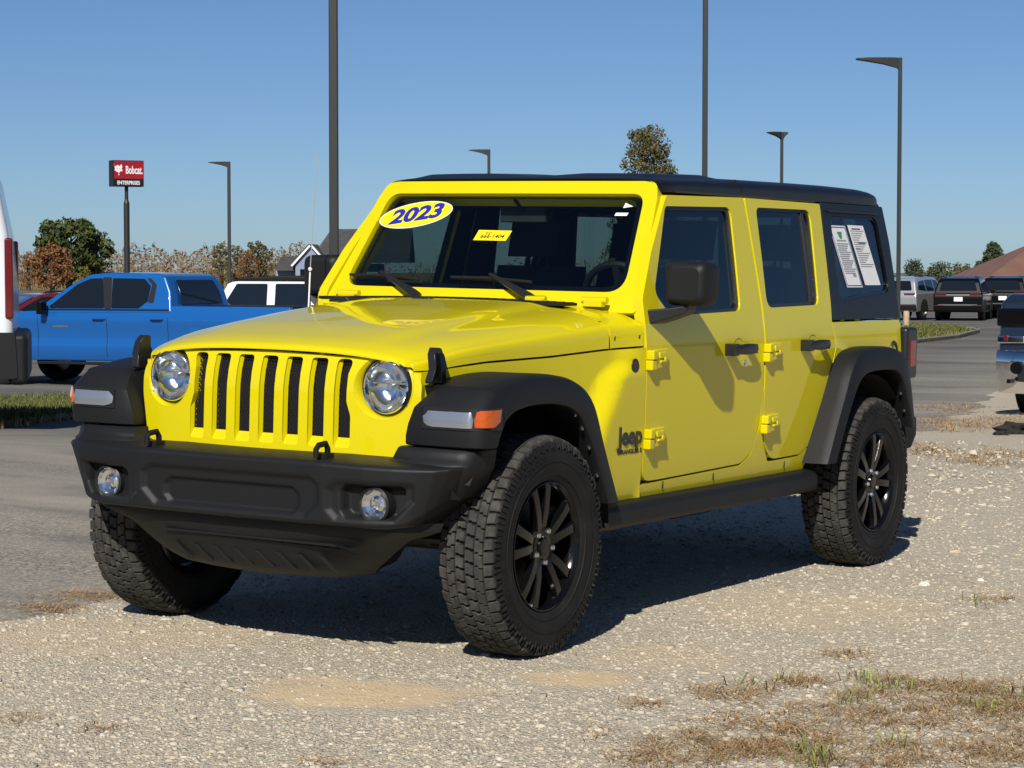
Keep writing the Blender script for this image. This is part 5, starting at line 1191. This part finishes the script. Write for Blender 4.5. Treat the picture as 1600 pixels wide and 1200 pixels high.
def fast_mesh(name, v, f, m, parent=None):
    me = bpy.data.meshes.new(name); nv, nf, k = len(v), len(f), f.shape[1]
    me.vertices.add(nv); me.vertices.foreach_set('co', np.ascontiguousarray(v, dtype=np.float32).ravel()); me.loops.add(nf*k); me.loops.foreach_set('vertex_index', np.ascontiguousarray(f, dtype=np.int32).ravel())
    me.polygons.add(nf); me.polygons.foreach_set('loop_start', np.arange(nf, dtype=np.int32)*k); me.update(calc_edges=True); me.materials.append(m)
    return link(bpy.data.objects.new(name, me), parent)
def tree(name, px, top_py, wpx, depth, m, label, seed, cat='tree', group='trees beyond the lots', shape='round', nleaf=2600, trunk=.25, leaf=None, low=.15):
    r_ = np.random.default_rng(seed); base = pt(px, 470, depth); P0 = Vector((base.x, base.y, gz(base.x, base.y))); H = pt(px, top_py, depth).z-P0.z; W = wpx/FPX*depth/2
    t = empty(name, P0); rn = random.Random(seed); b = MB(); tips = []
    lean = Vector((rn.uniform(-.04, .04), rn.uniform(-.04, .04), 0))*H
    b.tube([(0, 0, -.2), tuple(lean*.4+Vector((0, 0, H*.35))), tuple(lean+Vector((0, 0, H*.86)))], [trunk, trunk*.7, trunk*.12], 8, False)
    nl = 34 if shape == 'round' else 60
    for i in range(nl):
        if shape == 'spruce':
            h = H*(.08+.9*i/nl); R = W*(1.02-h/H)*rn.uniform(.75, 1.1); a = i*2.4; tip = Vector((math.cos(a)*R, math.sin(a)*R, h-.12*R))
        else:
            a = i*2.399+rn.uniform(-.4, .4); u = (i+.5)/nl; h = H*(low+.10+(.86-low)*u)
            prof = math.sin(math.pi*min(1, max(0, (h/H-low)/(1.02-low)))**.8)**.6 if shape == 'round' else max(.02, 1-(h/H-low)/(1.06-low))**.55*min(1, (h/H-low)/.12+.35)
            R = W*prof*rn.uniform(.55, 1.05); tip = Vector((math.cos(a)*R, math.sin(a)*R, h+rn.uniform(-.03, .06)*H))
        st = lean*(tip.z/H*.6)+Vector((0, 0, max(.1*H, tip.z-R*.6))); tips.append((tip, R))
        b.tube([tuple(st), tuple(st.lerp(tip, .55)+Vector((0, 0, .05*R))), tuple(tip)], [trunk*.28, trunk*.15, trunk*.04], 5, False)
    b.obj('trunk', M['bark'], t, auto=60)
    cs = []
    for tip, R in tips:
        nn = nleaf//nl; sp = (W*.30 if shape != 'spruce' else W*.16)*rn.uniform(.7, 1.3); c = r_.normal(size=(nn, 3)); c /= np.linalg.norm(c, axis=1)[:, None]; c *= (r_.uniform(.15, 1, (nn, 1))**.5)*sp; c[:, 2] *= .75 if shape != 'spruce' else .45
        if shape == 'spruce': c[:, :2] += np.array([[tip.x, tip.y]])*(r_.uniform(-.75, .05, (nn, 1)))
        cs.append(c+np.array(tip)[None])
    cs = np.concatenate(cs); ls = leaf or W*.075
    v, f = quads(cs, ls, r_); fast_mesh('crown', v, f, m, t)
    tag(t, label, cat, group)
    return t
tree('tree', 108, 345, 118, 230, M['leafgreen'], 'large dark green tree above the cab of the blue pickup', 1, nleaf=5200, trunk=.35)
tree('tree', 148, 362, 60, 232, M['leafgreen'], 'smaller dark green tree leaning on the right flank of the big one', 2, nleaf=2200)
tree('tree', 82, 386, 66, 205, M['leafrust'], 'rust-orange autumn tree in front of the large green one', 3, nleaf=2600, low=.05)
tree('tree', 45, 392, 30, 235, M['leafrust'], 'reddish tree right beside the rear edge of the white van', 4, nleaf=1400, low=.05)
tree('shrub', 133, 418, 30, 190, M['leafyellow'], 'yellow-green shrub right of the rust-orange tree', 5, 'shrub', nleaf=1200, low=.0, trunk=.08)
tree('tree', 345, 381, 34, 240, M['leafolive'], 'slim green tree just left of the lamp post behind the pickup', 6, nleaf=2000, low=.08)
tree('tree', 372, 384, 30, 245, M['leafolive'], 'slim olive tree just right of the lamp post behind the pickup', 7, nleaf=1700, low=.08)
tree('tree', 402, 378, 50, 240, M['leafolive'], 'round olive-brown tree left of the grey-roofed house', 8, nleaf=2600, low=.08)
tree('tree', 388, 392, 34, 236, M['leafrust'], 'low rust-coloured tree between the lamp post and the house', 9, nleaf=1300, low=.05)
tree('tree', 1012, 198, 128, 60, M['leafolive'], 'young leafy tree rising over the yellow vehicle roof', 10, nleaf=13000, shape='cone', trunk=.07, leaf=.042, low=.2)
tree('tree', 1427, 408, 46, 175, M['leafspruce'], 'pointed green tree over the silver vehicle on the far lot', 11, nleaf=2400, shape='cone', low=.05)
tree('tree', 1467, 411, 46, 178, M['leafspruce'], 'round green tree between the silver and black vehicles on the far lot', 12, nleaf=2000, low=.05)
tree('conifer', 1551, 379, 95, 165, M['leafspruce'], 'tall conifer standing over the brown roof', 13, nleaf=7000, shape='spruce', low=.0, trunk=.15)
tree('conifer', 1530, 408, 60, 170, M['leafspruce'], 'small conifer left of the tall one by the brown roof', 14, nleaf=3600, shape='spruce', low=.0, trunk=.12)
tree('tree', 1502, 414, 50, 190, M['leafolive'], 'olive tree behind the black vehicle on the far lot', 15, nleaf=1700, low=.05)
# far hedgerow: a mass of dry brush and small trees nobody could count
def hedgerow():
    r_ = np.random.default_rng(5); vs = []; fs = []; k = 0
    for (px0, px1, d, top, bot, n, j) in ((-200, 480, 260, 388, 470, 20000, 7), (1060, 1700, 230, 422, 470, 12000, 7), (480, 1060, 280, 400, 470, 4000, 10)):
        px = r_.uniform(px0, px1, n); tp = top+j*(np.sin(px*.05)+.6*np.sin(px*.17+1)+.5*np.sin(px*.41)); u = r_.uniform(0, 1, n)**.8; py = tp+(bot-tp)*u; dd = d*r_.uniform(.94, 1.06, n)
        c = np.array([pt(a, b_, d_) for a, b_, d_ in zip(px, py, dd)]); v, f = quads(c, .20, r_); vs.append(v); fs.append(f+k); k += len(v)
        # upright pale stems
        m_ = n//16; px = r_.uniform(px0, px1, m_); dd = d*r_.uniform(.93, 1.0, m_)
        for a, d_ in zip(px, dd):
            b0 = np.array(pt(a, bot, d_)); h = d_/FPX*(bot-top)*r_.uniform(.4, 1.0)**1.3; w_ = .04; lean = r_.normal(size=2)*.25
            v = np.array([b0+np.array(RT)*-w_, b0+np.array(RT)*w_, b0+np.array(RT)*w_*.3+np.array([lean[0], lean[1], h]), b0-np.array(RT)*w_*.3+np.array([lean[0], lean[1], h])]); vs.append(v); fs.append(np.array([[k, k+1, k+2, k+3]])); k += 4
    o = fast_mesh('hedgerow', np.concatenate(vs), np.concatenate(fs), M['brush']); o['kind'] = 'stuff'; o['label'] = 'far hedgerow of dry tan and rust brush along the horizon'; o['category'] = 'hedgerow'
hedgerow()
# ---- grass
M['grassgreen'] = leafmat('mown_grass', [(.045, .075, .012), (.075, .105, .02), (.13, .13, .035), (.20, .16, .06)], .6)
M['grassdry'] = leafmat('dry_grass', [(.22, .115, .045), (.46, .32, .15), (.32, .18, .075), (.58, .45, .25), (.19, .11, .05), (.36, .22, .10)], .7)
M['grassfresh'] = leafmat('fresh_grass', [(.10, .13, .02), (.19, .22, .05), (.30, .30, .09), (.08, .11, .02)], .6)
def blades(P, h, w_, lean, r_, az=None):
    """curved three-piece blades; P Nx3 roots"""
    n = len(P); az = r_.uniform(0, 2*np.pi, n) if az is None else az; d = np.stack([np.cos(az), np.sin(az), 0*az], 1); sd = np.stack([-np.sin(az), np.cos(az), 0*az], 1)
    up = np.array([0, 0, 1.])[None]; H = h[:, None]; L = (lean*h)[:, None]; W = w_[:, None]
    p1 = P+up*H*.55+d*L*.35; p2 = P+up*H*np.clip(1-.35*lean, .2, 1)[:, None]+d*L
    v = np.stack([P-sd*W, P+sd*W, p1+sd*W*.8, p1-sd*W*.8, p2], 1).reshape(-1, 3)
    k = np.arange(n)[:, None]*5; q = np.concatenate([np.concatenate([k, k+1, k+2], 1), np.concatenate([k, k+2, k+3], 1), np.concatenate([k+3, k+2, k+4], 1)]); return v, q
def gzv(xy): return np.array([gz(x, y) for x, y in xy])
# left grass strip
pA, pB = gpt(-60, 676), gpt(240, 646); pC, pD = gpt(-60, 628), gpt(260, 616)
rows = []
for i in range(25):
    u = i/24*1.5-.25; a = pA.lerp(pB, u); c = pC.lerp(pD, u); rows.append([(lambda q: (q.x, q.y, gz(q.x, q.y)+.03))(a.lerp(c, v/20)) for v in range(21)])
b = MB(); b.grid(rows); strip = b.obj('grass_verge', M['soil'], None, auto=80); strip['kind'] = 'structure'
r_ = np.random.default_rng(8); n = 26000; u = r_.uniform(-.2, 1.2, n); v = r_.uniform(0, 1, n)**1.25
A_ = np.array(pA)[None]*(1-u[:, None])+np.array(pB)[None]*u[:, None]; C_ = np.array(pC)[None]*(1-u[:, None])+np.array(pD)[None]*u[:, None]; Q = A_*(1-v[:, None])+C_*v[:, None]; Q[:, 2] = gzv(Q[:, :2])+.03
vv, ff_ = blades(Q, r_.uniform(.05, .12, n), np.full(n, .006), r_.uniform(.1, .7, n), r_); o = fast_mesh('verge_grass', vv, ff_, M['grassgreen']); o['kind'] = 'stuff'
n = 2500; u = r_.uniform(-.2, 1.2, n); A_ = np.array(pA)[None]*(1-u[:, None])+np.array(pB)[None]*u[:, None]; A_ += r_.normal(size=(n, 3))*np.array([.10, .10, 0]); A_[:, 2] = gzv(A_[:, :2])+.02
vv, ff_ = blades(A_, r_.uniform(.03, .08, n), np.full(n, .006), r_.uniform(.3, 1.2, n), r_); o = fast_mesh('verge_dry_grass', vv, ff_, M['grassdry']); o['kind'] = 'stuff'
# right island
isl = [gpt(x, y) for x, y in ((1395, 543), (1440, 536), (1500, 529), (1531, 521), (1500, 516), (1450, 513), (1395, 510))]
b = MB(); b.add([(p.x, p.y, gz(p.x, p.y)+.10) for p in isl]+[(p.x, p.y, gz(p.x, p.y)-.05) for p in isl], [tuple(range(7))]+[(k, (k+1) % 7, 7+(k+1) % 7, 7+k) for k in range(7)]); o = b.obj('grass_island', M['soil'], None, smooth=False); o['kind'] = 'structure'
M['concrete'] = mat('concrete_kerb', (.42, .38, .31), .8); ring = MB()
ring.grid([[(p.x, p.y, gz(p.x, p.y)), (p.x, p.y, gz(p.x, p.y)+.14), tuple(Vector((p.x, p.y, gz(p.x, p.y)+.14)).lerp(Vector((isl[0].x-3, isl[0].y-1, gz(p.x, p.y)+.14)), .03))] for p in isl]); o = ring.obj('kerb', M['concrete'], None, smooth=False); o['kind'] = 'structure'
ip = np.array([[p.x, p.y] for p in isl]); wts = r_.dirichlet(np.ones(7)*.7, 9000); Q = np.concatenate([wts @ ip, np.zeros((9000, 1))], 1); Q[:, 2] = gzv(Q[:, :2])+.10
vv, ff_ = blades(Q, r_.uniform(.07, .16, 9000), np.full(9000, .02), r_.uniform(.1, .6, 9000), r_); o = fast_mesh('island_grass', vv, ff_, M['grassgreen']); o['kind'] = 'stuff'
# ---- dry grass on the gravel
def scatter_px(specs, r_, clump):
    """specs: (px, py, rx, ry, tufts): picture-region guides turned into ground points"""
    roots = []; scl = []
    for px, py, rx, ry, nt_ in specs:
        for _ in range(nt_):
            a = r_.uniform(0, 2*np.pi); q = r_.uniform(0, 1)**.6; P = gpt(px+rx*q*math.cos(a), py+ry*q*math.sin(a)); m_ = int(clump*r_.uniform(.5, 1.5))
            sc_ = (P-CAM).length/8.5; roots.append(np.array(P)[None]+r_.normal(size=(m_, 3))*np.array([.034, .034, 0])*min(sc_, 3)); scl.append(np.full(m_, min(2.2, max(1, sc_))))
    R = np.concatenate(roots); R[:, 2] = gzv(R[:, :2])+.002; return R, np.concatenate(scl)
r_ = np.random.default_rng(21)
spec = [(1230, 1145, 150, 45, 90), (1450, 1110, 160, 42, 120), (1150, 1085, 60, 14, 26), (1240, 1068, 45, 8, 16), (1540, 1090, 70, 30, 50), (1100, 1175, 110, 25, 50), (1350, 1180, 240, 25, 95), (1330, 1027, 38, 7, 10), (1560, 1180, 60, 30, 45), (1550, 942, 50, 9, 9), (1015, 1103, 25, 6, 6), (1480, 1075, 70, 12, 22), (935, 1150, 12, 6, 3), (1400, 1065, 60, 8, 14), (1570, 660, 60, 14, 60), (1480, 665, 70, 14, 60), (1540, 715, 70, 14, 40), (1450, 705, 30, 10, 20), (1500, 640, 60, 8, 40), (140, 935, 60, 8, 26), (60, 955, 60, 8, 20), (20, 1130, 20, 8, 5), (150, 1140, 14, 5, 4), (510, 1192, 20, 4, 4), (1580, 1130, 40, 30, 24), (1000, 1190, 60, 12, 14)]
R, sc_ = scatter_px(spec, r_, 11); n = len(R); vv, ff_ = blades(R, r_.uniform(.008, .036, n)*sc_, r_.uniform(.0009, .0020, n)*sc_, r_.uniform(1.2, 6.0, n), r_); o = fast_mesh('dry_grass', vv, ff_, M['grassdry']); o['kind'] = 'stuff'
spec = [(1275, 1190, 30, 14, 9), (1330, 1100, 16, 6, 4), (1390, 1080, 40, 12, 7), (1400, 1168, 10, 6, 3), (1550, 1110, 24, 10, 5), (1350, 1063, 30, 5, 3), (1240, 1065, 36, 5, 3), (1595, 1090, 12, 8, 4), (1180, 1078, 40, 8, 3), (1550, 943, 36, 5, 2)]
R, sc_ = scatter_px(spec, r_, 9); n = len(R); vv, ff_ = blades(R, r_.uniform(.025, .075, n), r_.uniform(.0012, .0026, n), r_.uniform(.3, 1.6, n), r_); o = fast_mesh('fresh_grass', vv, ff_, M['grassfresh']); o['kind'] = 'stuff'
# ---- loose stones
M['stones'] = leafmat('limestone_chips', [(.24, .21, .165), (.36, .32, .25), (.43, .385, .30), (.48, .43, .34), (.42, .34, .235), (.56, .51, .42)], .9)
r_ = np.random.default_rng(31); N0 = 42000
px = r_.uniform(-60, 1660, N0); py = r_.uniform(690, 1230, N0); D = np.array(FW)[None]+np.array(RT)[None]*((px-800)/FPX)[:, None]-np.array(UP)[None]*((py-600)/FPX)[:, None]
C0 = np.array(CAM); nn = np.array(NRM); tt = -(C0@nn)/(D@nn); P = C0[None]+D*tt[:, None]; keep = (P[:, 1] > np.array([bnd(x) for x in P[:, 0]])-.25*r_.uniform(0, 1, N0)**3) & (tt < 20) & ((((px-560)/175)**2+((py-1088)/32)**2 > 1) | (r_.uniform(0, 1, N0) < .15)) & ((((px-900)/90)**2+((py-1062)/20)**2 > 1) | (r_.uniform(0, 1, N0) < .2))
P = P[keep]; tt = tt[keep]; n = len(P); sz = np.clip(r_.lognormal(math.log(.0036), .5, n), .0018, .016)*np.clip(tt/9, .9, 1.5)
cube = np.array([[-1, -1, -.6], [1, -1, -.6], [1, 1, -.6], [-1, 1, -.6], [-.7, -.7, .7], [.7, -.7, .7], [.7, .7, .7], [-.7, .7, .7]]); cf = np.array([[4, 5, 6, 7], [0, 1, 5, 4], [1, 2, 6, 5], [2, 3, 7, 6], [3, 0, 4, 7]])
off = cube[None]*(1+r_.normal(size=(n, 8, 3))*.28)*np.stack([r_.uniform(.8, 1.6, n), r_.uniform(.6, 1.1, n), r_.uniform(.4, .9, n)], 1)[:, None, :]*sz[:, None, None]
a = r_.uniform(0, 2*np.pi, n); ca, sa = np.cos(a), np.sin(a); x_, y_ = off[..., 0].copy(), off[..., 1].copy(); off[..., 0] = x_*ca[:, None]-y_*sa[:, None]; off[..., 1] = x_*sa[:, None]+y_*ca[:, None]
V_ = (P[:, None, :]+off+np.array([0, 0, .001])).reshape(-1, 3); F_ = (cf[None]+np.arange(n)[:, None, None]*8).reshape(-1, 4); o = fast_mesh('gravel_stones', V_, F_, M['stones']); o['kind'] = 'stuff'
# a few larger stones and the dark clod at the right
def rock(px, py, r, label, m, seed, flat=.7, nm='stone', rough_=.25):
    r2 = random.Random(seed); bm = bmesh.new(); bmesh.ops.create_icosphere(bm, subdivisions=3, radius=1)
    from mathutils import noise as nz
    for v in bm.verts: k = 1+rough_*nz.noise(v.co*1.6+Vector((seed*3.1, 0, 0)))*1.6+rough_*.5*nz.noise(v.co*4+Vector((0, seed*2.2, 0))); v.co = Vector((v.co.x*k*1.25, v.co.y*k, v.co.z*k*flat))*r
    me = bpy.data.meshes.new(nm); bm.to_mesh(me); bm.free(); me.materials.append(m); P = gpt(px, py); o = link(bpy.data.objects.new(nm, me)); o.location = (P.x, P.y, P.z+r*flat*.4); o.rotation_euler.z = r2.uniform(0, 6); tag(o, label, 'stone' if nm == 'stone' else 'soil clod'); return o
M['paleStone'] = mat('pale_stone', (.60, .57, .50), .85, bump=(40, .5, .01)); M['clod'] = mat('dark_soil', (.016, .015, .014), .95, bump=(30, .8, .02))
rock(1444, 915, .020, 'white pebble on the gravel right of the rear wheel', M['paleStone'], 3)
rock(1532, 908, .014, 'smaller pale pebble right of the white one', M['paleStone'], 4)
rock(1588, 678, .13, 'dark clod lying in dry grass at the right edge', M['clod'], 6, .55, 'soil_clod', .5)
rock(1565, 680, .06, 'small dark clod left of the larger clod', M['clod'], 9, .5, 'soil_clod', .5)

# far woodland round the site (behind and beside the camera; it shows in the paint and glass)
def woodland():
    r_ = np.random.default_rng(77); n = 15000; ang = np.arctan2(-FH.y, -FH.x)+r_.uniform(-1.9, 1.9, n); d = r_.uniform(105, 125, n); top = 7+2.2*np.sin(ang*9)+1.4*np.sin(ang*23+1)+.9*np.sin(ang*61); z = -.6+top*r_.uniform(0, 1, n)**.8
    c = np.stack([CAM.x+d*np.cos(ang), CAM.y+d*np.sin(ang), z], 1); v, f = quads(c, 1.0, r_); o = fast_mesh('woodland', v, f, M['leafgreen']); o['kind'] = 'stuff'
woodland()
